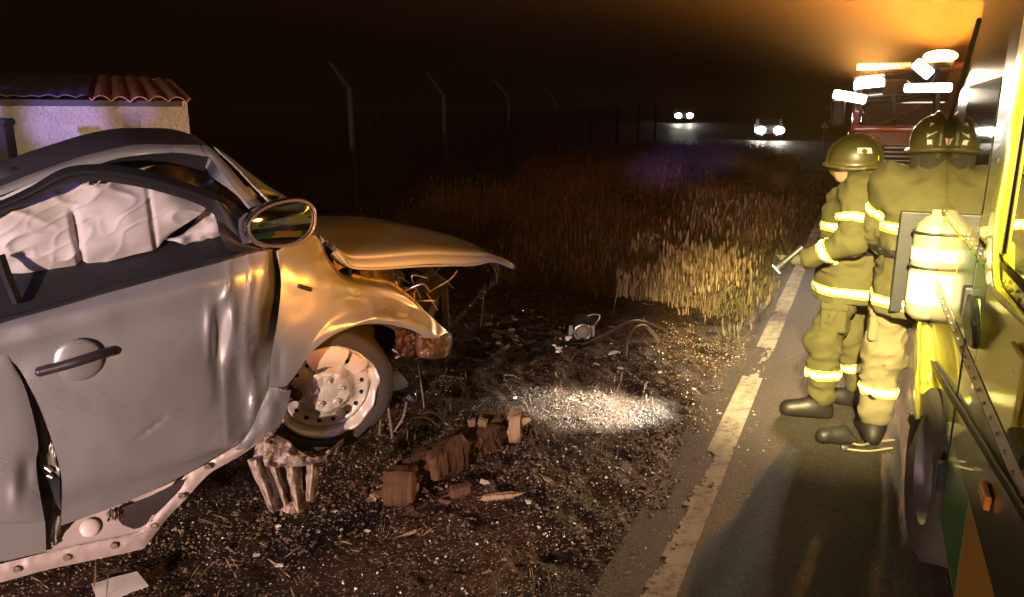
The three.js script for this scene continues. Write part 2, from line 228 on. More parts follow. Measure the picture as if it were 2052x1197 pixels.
// ---------------------------------------------------------------- gravel, glass crumbs, dry grass
function scatter(name, label, category, geo, mat, n, seed, place, tint) {
  const m = new THREE.InstancedMesh(geo, mat, n), R = rng(seed), M = new THREE.Matrix4(), q = new THREE.Quaternion(), e = new THREE.Euler(), c = new THREE.Color(); let k = 0, tries = 0;
  while (k < n && tries++ < n * 30) { const r = place(R); if (!r) continue; e.set(...r.rot); q.setFromEuler(e); M.compose(r.p, q, r.s); m.setMatrixAt(k, M); c.setRGB(...tint(R)); m.setColorAt(k, c); k++; }
  m.count = k; m.name = name; m.userData = { label, category, kind: 'stuff' }; m.castShadow = m.receiveShadow = true; scene.add(m); return m;
}
function stoneGeo(seed, rough = 0.3) { const g = mergeVertices(new THREE.IcosahedronGeometry(1, 1).deleteAttribute('uv').deleteAttribute('normal')), p = g.attributes.position; for (let i = 0; i < p.count; i++) { const s = 1 - rough + 2 * rough * hash(i, seed, 5); p.setXYZ(i, p.getX(i) * s, p.getY(i) * s * 0.7, p.getZ(i) * s); } const f = g.toNonIndexed(); f.computeVertexNormals(); return f; }
const shoulder = (R, u0, u1, l0, l1) => { const u = lerp(u0, u1, R()), l = lerp(l0, l1, R()), p = road(u, l); p.y = groundH(u, l); return [p, u, l]; };
scatter('shoulder_gravel', 'small brown gravel scattered over the dirt shoulder beside the edge line', 'gravel', stoneGeo(3), std([1, 1, 1], 0.7), 26000, 11, R => { const [p, u, l] = shoulder(R, 1.2, 8.5, -4.2, -0.6); if (fbm(u * 1.3, l * 1.3, 22, 3) < 0.42 + R() * 0.2) return null; const s = 0.003 + 0.008 * Math.pow(R(), 3.5); return { p, s: V(s, s, s), rot: [R() * 6, R() * 6, R() * 6] }; }, R => { const b = 0.07 + 0.3 * R() * R(); return [b, b * 0.66, b * 0.45]; });
{
  const g = new THREE.TetrahedronGeometry(1, 0);
  scatter('glass_crumbs', 'crumbs of shattered car glass strewn over the dirt around the wreck', 'broken glass', g, phy([1, 1, 1], 0.08, { clearcoat: 1 }), 1500, 12, R => { const [p, u, l] = shoulder(R, 1.2, 7.5, -3.4, -0.3); if (fbm(u * 1.1, l * 1.1, 44, 3) < 0.42 + R() * 0.25) return null; const s = 0.004 + 0.009 * R() * R(); p.y += 0.003; return { p, s: V(s, s * 0.5, s), rot: [R() * 6, R() * 6, R() * 6] }; }, R => { const b = 0.55 + 0.4 * R(); return [b, b * 0.93, b * 0.86]; });
}
function tuft(n, h, spread, seed, wid = 0.004) { // a tuft of curved dry stalks with tapered blades
  const R = rng(seed), pos = [], idx = [];
  for (let i = 0; i < n; i++) { const a = R() * 6.28, r = R() * spread, x = Math.cos(a) * r, z = Math.sin(a) * r, H = h * (0.45 + 0.55 * R()), la = R() * 6.28, lean = H * (R() < 0.2 ? 0.5 + 0.7 * R() : 0.08 + 0.6 * R() * R()), w = wid * (0.7 + 0.6 * R()), fa = R() * 6.28, b = pos.length / 3;
    for (let k = 0; k <= 4; k++) { const t = k / 4, ww = w * (1 - t * 0.85), cx = x + Math.cos(la) * lean * t * t, cz = z + Math.sin(la) * lean * t * t, y = H * t * (1 - 0.12 * t); pos.push(cx - Math.cos(fa) * ww, y, cz - Math.sin(fa) * ww, cx + Math.cos(fa) * ww, y, cz + Math.sin(fa) * ww); if (k) { const q = b + k * 2; idx.push(q - 2, q - 1, q, q - 1, q + 1, q); } }
    if (R() > 0.6) { const cx = x + Math.cos(la) * lean, cz = z + Math.sin(la) * lean, q = pos.length / 3, y = H * 0.88; for (let k = 0; k < 3; k++) { const yy = y + k * 0.035; const w2 = [0.004, 0.009, 0.002][k] * (wid / 0.004); pos.push(cx - w2, yy, cz, cx + w2, yy, cz + w2); } idx.push(q, q + 1, q + 2, q + 1, q + 3, q + 2, q + 2, q + 3, q + 4, q + 3, q + 5, q + 4); } }
  const g = new THREE.BufferGeometry(); g.setAttribute('position', new THREE.Float32BufferAttribute(pos, 3)); g.setIndex(idx); g.computeVertexNormals(); g.setAttribute('uv', new THREE.BufferAttribute(new Float32Array(pos.length / 3 * 2), 2)); return g;
}
const STRAW = () => phy([1, 1, 1], 0.85, { transmission: 0.25, thickness: 0 });
const grassMat = std([1, 1, 1], 0.8);
const straw = R => { const b = 0.14 + 0.34 * R(); return [b * 1.05, b * 0.72, b * 0.36]; }, weed = R => { const b = 0.05 + 0.16 * R(); return [b * 1.05, b * .85, b * 0.34]; };
const onField = (R, u0, u1, l0, l1, h) => { const u = lerp(u0, u1, R()), l = lerp(l0, l1, R()); const p = road(u, l + bend(u)); p.y = groundH(u, l + bend(u)) - 0.02; return [p, u, l]; };
scatter('verge_grass', 'dry straw coloured grass tufts standing along the road verge', 'dry grass', tuft(16, 0.42, 0.1, 21, 0.0035), grassMat, 1500, 31, R => { const [p, u, l] = onField(R, 6.1, 13, -3.2, -1.05); if (fbm(u * 0.8 + 9, l * 0.8, 2, 3) < 0.42 + R() * 0.16) return null; const s = 0.7 + 0.5 * R(); return { p, s: V(s, s * (0.8 + 0.5 * R()), s), rot: [0, R() * 6.28, 0] }; }, straw);
scatter('field_grass', 'tall dry grass and stalks covering the bank up to the fence', 'dry grass', tuft(20, 0.85, 0.2, 22, 0.0045), grassMat, 5200, 32, R => { const u = 7.5 + 26 * Math.pow(R(), 1.2), l = lerp(-9.5, -1.35, R()); if (u < 9.2 && l > -2.0) return null; if (l < -6 + step(12, 20, u) * -2.5 + R() * .5) return null; const p = road(u, l + bend(u)); p.y = groundH(u, l + bend(u)) - 0.02; if (fbm(u * 0.6, l * 0.6 + 7, 6, 3) < 0.42 + R() * 0.2) return null; const s = (0.55 + 0.4 * R()) * lerp(1, 0.7, step(-3, -1.3, l)); return { p, s: V(s, s * (0.75 + 0.5 * R()), s), rot: [0, R() * 6.28, 0] }; }, straw);
scatter('low_weeds', 'low olive weeds growing between the field grass and the asphalt', 'weeds', tuft(24, 0.2, 0.16, 23, 0.0028), grassMat, 3600, 33, R => { const [p, u, l] = onField(R, 5.4, 24, -4.5, -0.72); if (u < 6.2 + 1.2 * fbm(u * 2, l * 2, 1, 2) && l < -0.9) return null; const s = 0.5 + 0.8 * R(); return { p, s: V(s, s, s), rot: [0, R() * 6.28, 0] }; }, weed);
scatter('ground_litter', 'flattened straw and leaf litter lying on the dirt shoulder', 'litter', tuft(5, 0.08, 0.03, 24, 0.0012), grassMat, 1100, 34, R => { const [p, u, l] = shoulder(R, 1.2, 8, -4.5, -0.66); if (fbm(u * 1.1 + 5, l * 1.1, 61, 3) < 0.4 + R() * 0.25) return null; p.y += 0.008; const s = 0.5 + 0.7 * R(); return { p, s: V(s, s, s), rot: [1.45 + 0.2 * R(), R() * 6.28, R() * 6.28] }; }, R => { const b = 0.12 + 0.3 * R(); return [b, b * 0.72, b * 0.45]; });

// ---------------------------------------------------------------- fence of bent-topped posts, one post after another, with wires
{
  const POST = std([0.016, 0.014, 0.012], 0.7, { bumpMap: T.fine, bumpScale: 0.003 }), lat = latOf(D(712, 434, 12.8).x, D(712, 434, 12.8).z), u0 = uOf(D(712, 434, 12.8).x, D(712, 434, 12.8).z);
  const where = ['nearest post, by the shed side', 'second post from the shed', 'third post from the shed', 'fourth post from the shed', 'fifth post from the shed', 'sixth post, before the far headlights', 'seventh post, under the far headlights', 'eighth post, farthest from the shed'];
  const foot = i => { const u = u0 + 3.12 * i, l = lat + bend(u) * 0.3; return V(road(u, l).x, groundH(u, l) - 0.05, road(u, l).z); }, out = road(0, -1).sub(road(0, 0)).normalize();
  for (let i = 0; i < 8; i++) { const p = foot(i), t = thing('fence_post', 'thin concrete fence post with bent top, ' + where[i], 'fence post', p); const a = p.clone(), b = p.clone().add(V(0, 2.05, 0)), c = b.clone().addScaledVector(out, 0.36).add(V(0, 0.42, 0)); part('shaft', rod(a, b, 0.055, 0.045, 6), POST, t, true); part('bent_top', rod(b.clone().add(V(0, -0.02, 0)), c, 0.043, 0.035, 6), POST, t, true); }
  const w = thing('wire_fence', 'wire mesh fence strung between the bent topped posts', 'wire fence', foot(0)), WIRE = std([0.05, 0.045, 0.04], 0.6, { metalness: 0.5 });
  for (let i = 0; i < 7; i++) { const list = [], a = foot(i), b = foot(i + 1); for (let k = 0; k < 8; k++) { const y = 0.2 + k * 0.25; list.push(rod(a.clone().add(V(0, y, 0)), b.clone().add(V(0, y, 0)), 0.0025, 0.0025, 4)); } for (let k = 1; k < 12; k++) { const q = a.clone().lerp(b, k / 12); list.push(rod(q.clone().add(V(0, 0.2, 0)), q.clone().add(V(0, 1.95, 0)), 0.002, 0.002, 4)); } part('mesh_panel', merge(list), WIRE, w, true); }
}
// ---------------------------------------------------------------- shed with wavy roof sheets
{
  const dist = 9.4, c = D(378, 240, dist), turn = 0.47, W = 7.5, hW = D(378, 203, dist).y, t = thing('shed', 'low plastered shed with a wavy tiled roof behind the car', 'shed', V(c.x, 0, c.z), turn);
  const PL = std([1, 1, 1], 0.92, { map: T.plaster, bumpMap: T.plasterB, bumpScale: 0.03 }), wallG = (w, h, d, x, z) => { const g = new THREE.BoxGeometry(w, h, d).translate(x, h / 2 - 0.1, z), u = g.attributes.uv; for (let i = 0; i < u.count; i++) u.setXY(i, u.getX(i) * Math.max(w, d) / 1.6, u.getY(i) * 1.3); return g; };
  part('wall', wallG(W, hW + 0.1, 0.22, -W / 2, -0.11), PL, t); part('side_wall', wallG(0.22, hW + 0.1, 3.2, -0.115, -1.83), PL, t); part('rear_wall', wallG(W, hW + 0.5, 0.2, -W / 2, -3.55), PL, t);
  const split = -1.04; // corrugations run up the slope; the eave shows the wave
  const sheetRoof = (x0, x1, y0, y1, amp, wl, mat, seed, dz) => { const nu = 110, nv = 10, P = []; for (let j = 0; j < nv; j++) for (let i = 0; i < nu; i++) { const x = lerp(x0, x1, i / (nu - 1)), s = j / (nv - 1), k = lerp(y0, y1, i / (nu - 1)); P.push(V(x, k + s * 0.42 + amp * Math.pow(Math.abs(Math.sin(Math.PI * (x + .05 * vn(x * 2, seed)) / wl)), .8) * (1 - 0.2 * s) + (fbm(x * 3, s * 4, seed, 2) - 0.5) * 0.03, 0.16 + dz - s * 3.9)); } part('roof_sheet', shell(P, nu, nv, 0.012, V(0, 200, 50)), mat, t); };
  const RM = k => std(k, 0.75, { bumpMap: T.fine, bumpScale: 0.006, map: T.grime });
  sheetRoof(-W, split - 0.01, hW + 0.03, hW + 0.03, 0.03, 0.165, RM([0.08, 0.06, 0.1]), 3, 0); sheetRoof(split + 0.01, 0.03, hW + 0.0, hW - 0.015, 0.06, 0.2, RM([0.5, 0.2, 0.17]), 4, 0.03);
  part('eave_board', bx(W * 0.98, 0.07, 0.03, -W / 2, hW - 0.03, 0.03, 0.005), std([0.05, 0.04, 0.04], 0.8), t);
}
{ // dark gatepost before the shed
  const p = D(2, 260, 6.4), t = thing('gate_post', 'dark square gatepost with a rounded cap at the picture edge', 'gatepost', V(p.x, 0, p.z)); const PM = std([0.008, 0.007, 0.005], 0.8, { bumpMap: T.fine, bumpScale: 0.004 });
  part('shaft', bx(0.14, D(2, 250, 6.4).y, 0.14, 0, D(2, 250, 6.4).y / 2, 0, 0.02), PM, t); part('cap', bx(0.17, 0.06, 0.17, 0, D(2, 244, 6.4).y, 0, 0.025), PM, t);
}
// ---------------------------------------------------------------- the wrecked car
const PAINT = phy([0.42, 0.41, 0.42], 0.36, { metalness: 0.62, clearcoat: 1, clearcoatRoughness: 0.06, roughnessMap: rep(T.grime, 1.5) });
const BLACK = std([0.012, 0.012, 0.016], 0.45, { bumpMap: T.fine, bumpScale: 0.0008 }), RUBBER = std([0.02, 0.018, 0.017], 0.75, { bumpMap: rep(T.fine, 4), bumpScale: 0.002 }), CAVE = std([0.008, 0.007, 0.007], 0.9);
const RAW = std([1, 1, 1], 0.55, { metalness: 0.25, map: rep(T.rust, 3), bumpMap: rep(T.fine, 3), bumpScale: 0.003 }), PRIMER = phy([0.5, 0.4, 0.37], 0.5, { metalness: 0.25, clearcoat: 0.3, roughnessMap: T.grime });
const WHEELM = std([0.74, 0.64, 0.55], 0.36, { metalness: 0.4, roughnessMap: T.grime, bumpMap: rep(T.fine, 3), bumpScale: 0.0012 });
const DUSTY = std([0.042, 0.031, 0.024], 0.85, { bumpMap: rep(T.fine, 5), bumpScale: 0.003 });
const car = thing('wrecked_car', 'silver hatchback with crushed front end, deployed airbags and a torn front wheel', 'car', V(S(420, 800).x, 0, S(420, 800).z));
const P = (name, geo, mat = PAINT, parent = car, label) => part(name, geo, mat, parent, true, label ? { label } : undefined);
const back = (p, d, up = 0) => p.clone().addScaledVector(carN, -d).add(V(0, up, 0));
const bump = (q, x, y, rx, ry, a) => { const d = ((q[0] - x) / rx) ** 2 + ((q[1] - y) / ry) ** 2; if (d < 9) q[2] += a * Math.exp(-d); };

// door: from the belt shoulder down, its front edge bent in towards the pillar
const door = P('door', sheet([
  [[-60, 664, -.035], [100, 619, -.035], [250, 578, -.035], [418, 530, -.035], [505, 507, -.035], [537, 500, -.037], [546, 500, -.075], [556, 503, -.12]],
  [[-60, 676, -.012], [90, 640, -.010], [250, 600, -.010], [418, 556, -.010], [500, 535, -.010], [534, 530, -.012], [546, 532, -.06], [559, 535, -.13]],
  [[-50, 698, .0], [67, 675, .0], [200, 638, .0], [334, 598, .0], [418, 578, .0], [500, 563, .0], [533, 562, -.004], [546, 565, -.05], [562, 572, -.13]],
  [[23, 724, -.012], [100, 700, -.008], [220, 672, -.004], [340, 646, .0], [430, 630, .0], [490, 628, .0], [519, 640, -.006], [536, 636, -.06], [557, 631, -.13]],
  [[63, 784, .004], [160, 768, .010], [280, 742, .012], [380, 722, .006], [440, 712, -.01], [472, 712, -.012], [490, 712, -.02], [512, 712, -.06], [546, 706, -.10]],
  [[92, 850, .006], [180, 838, .012], [300, 812, .012], [400, 790, -.004], [450, 785, -.025], [472, 786, -.03], [490, 786, -.04], [510, 784, -.06], [540, 776, -.07]],
  [[119, 937, .004], [200, 912, .008], [310, 884, .008], [410, 852, .0], [450, 845, -.012], [470, 842, -.02], [482, 842, -.03], [495, 842, -.04], [512, 846, -.05]],
  [[124, 985, .0], [210, 958, .002], [334, 921, .002], [420, 897, .0], [455, 889, -.006], [470, 885, -.01], [478, 884, -.016], [482, 884, -.02], [488, 886, -.03]],
  [[123, 1020, -.022], [220, 990, -.02], [334, 950, -.02], [420, 914, -.02], [455, 898, -.02], [468, 892, -.02], [474, 890, -.024], [478, 889, -.028], [484, 889, -.035]],
  [[122, 1054, -.03], [234, 1014, -.03], [334, 970, -.03], [420, 924, -.03], [455, 903, -.03], [468, 896, -.03], [474, 893, -.03], [478, 892, -.03], [482, 891, -.035]],
], { nu: 110, nv: 90, th: 0.006, disp: q => { bump(q, 436, 690, 14, 70, -.022); bump(q, 420, 660, 10, 50, .012); bump(q, 300, 850, 60, 6, .002); bump(q, 455, 590, 24, 26, .008); bump(q, 478, 745, 16, 44, -.02); bump(q, 510, 800, 14, 30, .02); bump(q, 220, 900, 70, 40, .006); bump(q, 466, 640, 8, 36, .012);q[2] += (fbm(q[0] / 70, q[1] / 60, 5, 2) - 0.5) * 0.006; { const k = step(380, 470, q[0]); q[2] += k * .008 * (Math.pow(1 - Math.abs(2 * vn(q[0] / 40, q[1] / 110, 51) - 1), 4) - .3); q[2] -= .006 * Math.exp(-(((q[0] - 300 - (860 - q[1]) * 1.4) / 5) ** 2)) * step(830, 850, q[1]) * step(885, 865, q[1]); } } }));
// the handle: a round cup pressed in the skin, a bar across it
{
  const c = S(157, 722, 0.012), cup = new THREE.SphereGeometry(0.071, 28, 14, 0, Math.PI * 2, 0, Math.PI / 2).scale(1, 0.22, 1); P('handle_cup', aim(cup, carN, c, V(0, 1, 0)), PAINT, door);
  const pts = [[80, 745], [120, 735], [160, 723], [195, 712], [216, 706]].map(([x, y], i) => S(x, y, [0.02, 0.032, 0.042, 0.034, 0.02][i])); const h = tube(pts, 0.0165, 24, 10);
  P('handle', h, std([0.03, 0.022, 0.026], 0.35), door); for (const q of [pts[0], pts[4]]) P('handle_end', new THREE.SphereGeometry(0.0168, 12, 8).translate(q.x, q.y, q.z), std([0.03, 0.022, 0.026], 0.35), door);
}
P('belt_seal', sheet([[[-60, 650, -.04], [0, 636, -.04], [100, 610, -.04], [207, 578, -.04], [334, 544, -.04], [450, 512, -.04], [505, 495, -.04], [538, 488, -.05]], [[-60, 657, -.02], [0, 641, -.02], [100, 615, -.02], [207, 584, -.02], [334, 549, -.02], [450, 517, -.02], [505, 501, -.02], [538, 494, -.03]], [[-60, 668, -.034], [0, 649, -.034], [100, 621, -.034], [207, 590, -.034], [334, 555, -.034], [450, 524, -.034], [505, 508, -.034], [538, 501, -.034]]], { nu: 40, nv: 10, th: 0.01 }), BLACK, door);
// black inner door under the glass line, seen below the airbag
P('door_lining', sheet([[[-60, 520, -.16], [60, 520, -.16], [220, 500, -.16], [330, 470, -.16], [430, 455, -.16], [500, 440, -.16]], [[-60, 600, -.09], [60, 585, -.09], [220, 545, -.09], [330, 515, -.09], [430, 490, -.09], [520, 470, -.09]], [[-60, 655, -.042], [60, 622, -.042], [220, 578, -.042], [330, 547, -.042], [430, 519, -.042], [536, 490, -.052]]], { nu: 40, nv: 16, th: 0.01 }), BLACK, door);
P('window_frame', sheet([[[-60, 420, -.05], [0, 402, -.05], [60, 374, -.05], [124, 338, -.05], [187, 329, -.05], [250, 333, -.05], [334, 354, -.05], [434, 388, -.05], [484, 419, -.05], [505, 440, -.05]], [[-60, 440, -.03], [0, 416, -.03], [64, 388, -.03], [128, 355, -.03], [180, 346, -.03], [240, 350, -.03], [325, 368, -.03], [420, 401, -.03], [466, 432, -.03], [488, 455, -.03]], [[-60, 465, -.055], [0, 431, -.055], [67, 402, -.055], [130, 371, -.055], [170, 363, -.055], [225, 366, -.055], [310, 382, -.055], [400, 411, -.055], [442, 444, -.055], [462, 474, -.055]]], { nu: 70, nv: 14, th: 0.02 }), BLACK, door);
P('window_frame', sheet([[[414, 404, -.05], [432, 436, -.05], [450, 474, -.05], [462, 500, -.05]], [[436, 402, -.02], [456, 430, -.02], [478, 466, -.02], [500, 496, -.02]], [[462, 418, -.05], [486, 440, -.05], [512, 466, -.05], [528, 490, -.05]]], { nu: 30, nv: 12, th: 0.02 }), BLACK, door);
for (const x of [160, 178]) P('guide_clip', sheet([[[x, 358, -.058], [x + (x > 170 ? 9 : 4), 359, -.058]], [[x, 371, -.058], [x + (x > 170 ? 9 : 4), 371, -.058]]], { nu: 4, nv: 4, th: .012 }), BLACK, door);
P('window_frame', sheet([[[-14, 520, -.05], [4, 560, -.05], [24, 612, -.05]], [[-2, 512, -.03], [12, 556, -.03], [34, 608, -.03]]], { nu: 20, nv: 6, th: .02 }), BLACK, door);
P('mirror_triangle', sheet([[[438, 446, -.035], [462, 452, -.035], [500, 474, -.035]], [[440, 470, -.022], [470, 486, -.015], [520, 500, -.02]], [[452, 500, -.03], [490, 506, -.03], [536, 503, -.03]]], { nu: 20, nv: 12, th: .015 }), BLACK, door);

// rear door, its front edge gaping, and dark inner edge in the gap
P('rear_door', sheet([
  [[-140, 720, -.03], [-60, 704, -.02], [0, 692, -.012], [20, 722, -.012]], [[-140, 780, -.01], [-60, 768, 0], [20, 768, 0], [50, 780, -.004]], [[-140, 880, 0], [-60, 875, .004], [40, 872, .004], [75, 880, -.004]],
  [[-140, 960, 0], [-60, 950, .004], [30, 940, .006], [72, 940, -.012]], [[-140, 1056, 0], [-60, 1048, 0], [40, 1040, 0], [88, 1040, -.006]], [[-140, 1070, -.02], [-60, 1060, -.02], [40, 1052, -.02], [90, 1048, -.02]], [[-140, 1150, -.03], [-60, 1138, -.03], [40, 1118, -.03], [92, 1106, -.03]],
], { nu: 50, nv: 60, th: .006, disp: q => { bump(q, 52, 950, 14, 30, -.012); bump(q, 30, 990, 12, 26, .006); } }));
P('rear_door_top', sheet([[[-140, 690, -.05], [-40, 664, -.05], [0, 652, -.05], [22, 650, -.05]], [[-140, 710, -.02], [-40, 690, -.02], [0, 684, -.012], [14, 690, -.012]], [[-140, 724, -.02], [-40, 706, -.02], [0, 700, -.012], [18, 716, -.016]]], { nu: 20, nv: 16, th: .006 }));
const JAMB = phy([0.3, 0.27, 0.25], 0.4, { metalness: 0.5, clearcoat: .5 });
P('door_jamb', sheet([[[60, 770, -.10], [80, 800, -.05], [100, 850, -.03]], [[66, 860, -.10], [84, 880, -.06], [104, 890, -.035]], [[66, 930, -.12], [90, 940, -.07], [118, 940, -.04]], [[76, 1000, -.12], [96, 1010, -.08], [122, 1010, -.05]], [[80, 1060, -.1], [96, 1070, -.06], [120, 1060, -.05]], [[84, 1110, -.08], [98, 1100, -.05], [112, 1090, -.05]]], { nu: 24, nv: 50, th: .004, disp: q => { q[2] += (fbm(q[0] / 9, q[1] / 22, 8, 3) - .5) * .05; } }), JAMB);
P('door_striker', merge([rod(S(84, 932, -.05), S(104, 946, -.03), .008), rod(S(84, 948, -.05), S(106, 958, -.03), .007), bx(.03, .05, .02, ...S(92, 920, -.06).toArray(), .004)]), STEEL);
P('jamb_seal', sheet([[[76, 944, -.03], [100, 950, -.035], [119, 962, -.035]], [[86, 1000, -.05], [102, 1000, -.045], [121, 1024, -.04]]], { nu: 10, nv: 12, th: .01 }), BLACK);

// sill: pinkish inner step with a round plug, riveted flange, bent sharply up at the jack point
const sill = P('sill', sheet([[[80, 1060, -.10], [180, 1024, -.10], [240, 1000, -.10], [300, 985, -.10], [360, 950, -.1]], [[92, 1104, -.045], [160, 1086, -.045], [220, 1074, -.045], [281, 1064, -.045], [300, 1040, -.045]], [[92, 1108, -.036], [160, 1091, -.036], [220, 1079, -.036], [281, 1068, -.036], [304, 1044, -.036]]], { nu: 50, nv: 24, th: .006 }), PRIMER);
P('sill_plug', aim(new THREE.SphereGeometry(0.033, 20, 10, 0, Math.PI * 2, 0, Math.PI / 2).scale(1, .4, 1), carN.clone().add(V(0, .5, 0)), S(180, 1058, -.062), V(0, 1, 0)), phy([.6, .5, .47], .4), sill);
P('sill_flange', sheet([[[-140, 1163, -.036], [0, 1131, -.034], [92, 1108, -.034], [180, 1088, -.034], [262, 1071, -.034], [283, 1062, -.036], [317, 1026, -.05], [348, 985, -.06], [378, 944, -.06], [411, 928, -.06], [450, 906, -.05], [480, 889, -.05]], [[-140, 1182, -.028], [0, 1150, -.026], [92, 1127, -.026], [180, 1105, -.026], [266, 1086, -.026], [288, 1076, -.03], [326, 1032, -.04], [362, 990, -.05], [396, 952, -.05], [425, 935, -.05], [466, 912, -.04], [498, 894, -.04]], [[-140, 1200, -.036], [0, 1168, -.036], [92, 1143, -.036], [180, 1124, -.036], [272, 1104, -.036], [292, 1094, -.036], [334, 1040, -.05], [374, 998, -.05], [410, 958, -.05], [434, 940, -.05], [478, 916, -.05], [519, 888, -.045]]], { nu: 120, nv: 14, th: .008, disp: q => { q[2] += (fbm(q[0] / 14, q[1] / 14, 3, 2) - .5) * .006; } }), PRIMER, sill);
for (const [x, y] of [[33, 1142], [133, 1118], [228, 1094]]) P('sill_rivet', aim(new THREE.CylinderGeometry(.011, .013, .008, 14), carN, S(x, y, -.022), V(0, 1, 0)), RAW, sill);
for (const [x, y] of [[362, 993], [414, 934], [306, 1052]]) P('sill_tear', merge([bx(.02, .014, .01, ...S(x, y, -.045).toArray(), .003, ), aim(new THREE.TorusGeometry(.009, .003, 6, 14), carN, S(x + 2, y + 2, -.036))]), RAW, sill);
P('sill_shield', sheet([[[238, 1020, -.055], [300, 996, -.055], [374, 958, -.055]], [[232, 1034, -.05], [296, 1020, -.05], [352, 990, -.05]], [[244, 1052, -.05], [276, 1062, -.05], [296, 1048, -.05]]], { nu: 24, nv: 14, th: .006 }), std([.035, .025, .026], .5));
P('torn_edge', sheet([[[214, 1030, -.05], [222, 1022, -.045], [240, 1016, -.05]], [[216, 1044, -.05], [230, 1040, -.04], [246, 1040, -.05]]], { nu: 14, nv: 10, th: .004, disp: q => { q[2] += (hash(q[0], q[1], 3) - .5) * .02; q[1] += (hash(q[0], 4, 2) - .5) * 6; } }), RAW);

// front wing and its lower strip
const wing = P('front_wing', sheet([
  [[556, 503, -.02], [562, 545, -.006], [563, 580, 0], [557, 640, .006], [546, 706, .006], [540, 774, 0]],
  [[576, 490, -.06], [590, 545, -.006], [596, 600, .004], [590, 660, .01], [580, 720, .006], [566, 777, 0]],
  [[604, 474, -.12], [630, 548, -.01], [640, 602, .004], [634, 650, .008], [612, 702, .006], [588, 757, .0]],
  [[634, 474, -.17], [664, 556, -.02], [682, 606, -.01], [672, 636, .0], [652, 664, .01], [622, 709, .006]],
  [[656, 512, -.19], [690, 564, -.05], [722, 600, -.05], [724, 622, -.02], [708, 646, .02], [668, 672, .012]],
  [[675, 542, -.18], [722, 570, -.09], [764, 596, -.08], [766, 618, -.03], [752, 636, .028], [720, 652, .016]],
  [[712, 556, -.17], [764, 578, -.1], [806, 608, -.08], [806, 626, -.03], [796, 640, .03], [765, 649, .018]],
  [[770, 568, -.15], [812, 594, -.09], [844, 626, -.06], [842, 640, -.02], [832, 652, .03], [808, 657, .018]],
  [[818, 596, -.13], [850, 622, -.08], [872, 648, -.04], [870, 658, -.01], [858, 664, .026], [834, 666, .02]],
  [[856, 628, -.10], [876, 646, -.05], [890, 664, -.02], [888, 670, 0], [876, 674, .02], [846, 674, .02]],
  [[886, 656, -.07], [896, 664, -.04], [903, 676, -.01], [900, 680, 0], [884, 682, .01], [850, 682, .015]],
], { nu: 60, nv: 90, th: .006, disp: q => { q[2] += (fbm(q[0] / 60, q[1] / 50, 15, 2) - .5) * .007 + .007 * (Math.pow(1 - Math.abs(2 * vn(q[0] / 60, q[1] / 44, 53) - 1), 5) - .2) * step(600, 720, q[0]); bump(q, 700, 590, 26, 18, -.012); bump(q, 560, 730, 8, 26, -.006); bump(q, 625, 530, 16, 24, .006); } }));
P('side_repeater', aim(bx(.055, .016, .012, 0, 0, 0, .004, [0, 0, -0.42]), carN, S(611, 577, .012)), std([.01, .008, .008], .3), wing);
P('wing_strip', sheet([[[540, 775, .002], [560, 778, .008], [583, 783, -.004]], [[524, 812, .004], [546, 822, .012], [572, 828, -.004]], [[508, 850, .004], [528, 858, .014], [555, 862, -.004]], [[487, 884, 0], [508, 880, .008], [540, 872, -.004]], [[472, 903, -.02], [492, 900, -.01], [520, 888, -.02]]], { nu: 16, nv: 40, th: .006, disp: q => { q[2] += (fbm(q[0] / 20, q[1] / 30, 25, 2) - .5) * .008; } }), PAINT, wing);
P('wing_screw', merge([[562, 782], [569, 783]].map(([x, y]) => aim(new THREE.CylinderGeometry(.005, .005, .006, 10), carN, S(x, y, .01), V(0, 1, 0)))), RAW, wing);
P('strip_tear', sheet([[[534, 872, 0], [548, 862, .01], [556, 860, 0]], [[532, 884, 0], [540, 876, .014], [552, 868, 0]]], { nu: 10, nv: 8, th: .003, disp: q => { q[2] += hash(q[0], q[1], 8) * .02; } }), RAW, wing);
// bumper corner hanging at the wing's tip
P('bumper_corner', sheet([[[834, 664, -.03], [842, 672, .01], [870, 676, .02], [896, 668, .0], [906, 668, -.06]], [[832, 690, -.03], [840, 696, .016], [870, 700, .03], [898, 694, .005], [906, 690, -.07]], [[834, 712, -.03], [842, 716, .01], [868, 720, .02], [892, 716, 0], [900, 708, -.07]]], { nu: 40, nv: 22, th: .008, disp: q => { q[2] += (fbm(q[0] / 9, q[1] / 9, 35, 3) - .5) * .02; } }), phy([.3, .22, .16], .5, { metalness: .3, clearcoat: .4, map: T.rust }));
P('arch_liner', sheet([[[796, 658, -.02], [815, 664, -.03], [832, 668, -.03]], [[792, 690, -.05], [812, 694, -.05], [830, 700, -.04]], [[800, 716, -.07], [812, 714, -.07], [828, 712, -.06]]], { nu: 16, nv: 20, th: .006, disp: q => { q[2] += (fbm(q[0] / 7, q[1] / 8, 45, 3) - .5) * .05; } }), std([.12, .05, .03], .6, { map: T.rust }));
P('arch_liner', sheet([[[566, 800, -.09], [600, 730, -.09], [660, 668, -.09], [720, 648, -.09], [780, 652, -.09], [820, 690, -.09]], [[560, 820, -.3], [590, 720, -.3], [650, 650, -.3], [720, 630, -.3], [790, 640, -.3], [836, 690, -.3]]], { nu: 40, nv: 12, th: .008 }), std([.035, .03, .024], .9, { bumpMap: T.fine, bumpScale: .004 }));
P('inner_wing', sheet([[[530, 640, -.32], [690, 610, -.32], [760, 625, -.32], [800, 650, -.32]], [[500, 900, -.32], [620, 880, -.32], [720, 850, -.32], [780, 740, -.32]]], { nu: 30, nv: 20, th: .01, disp: q => { q[2] += (fbm(q[0] / 30, q[1] / 30, 7, 3) - .5) * .1; } }), CAVE);

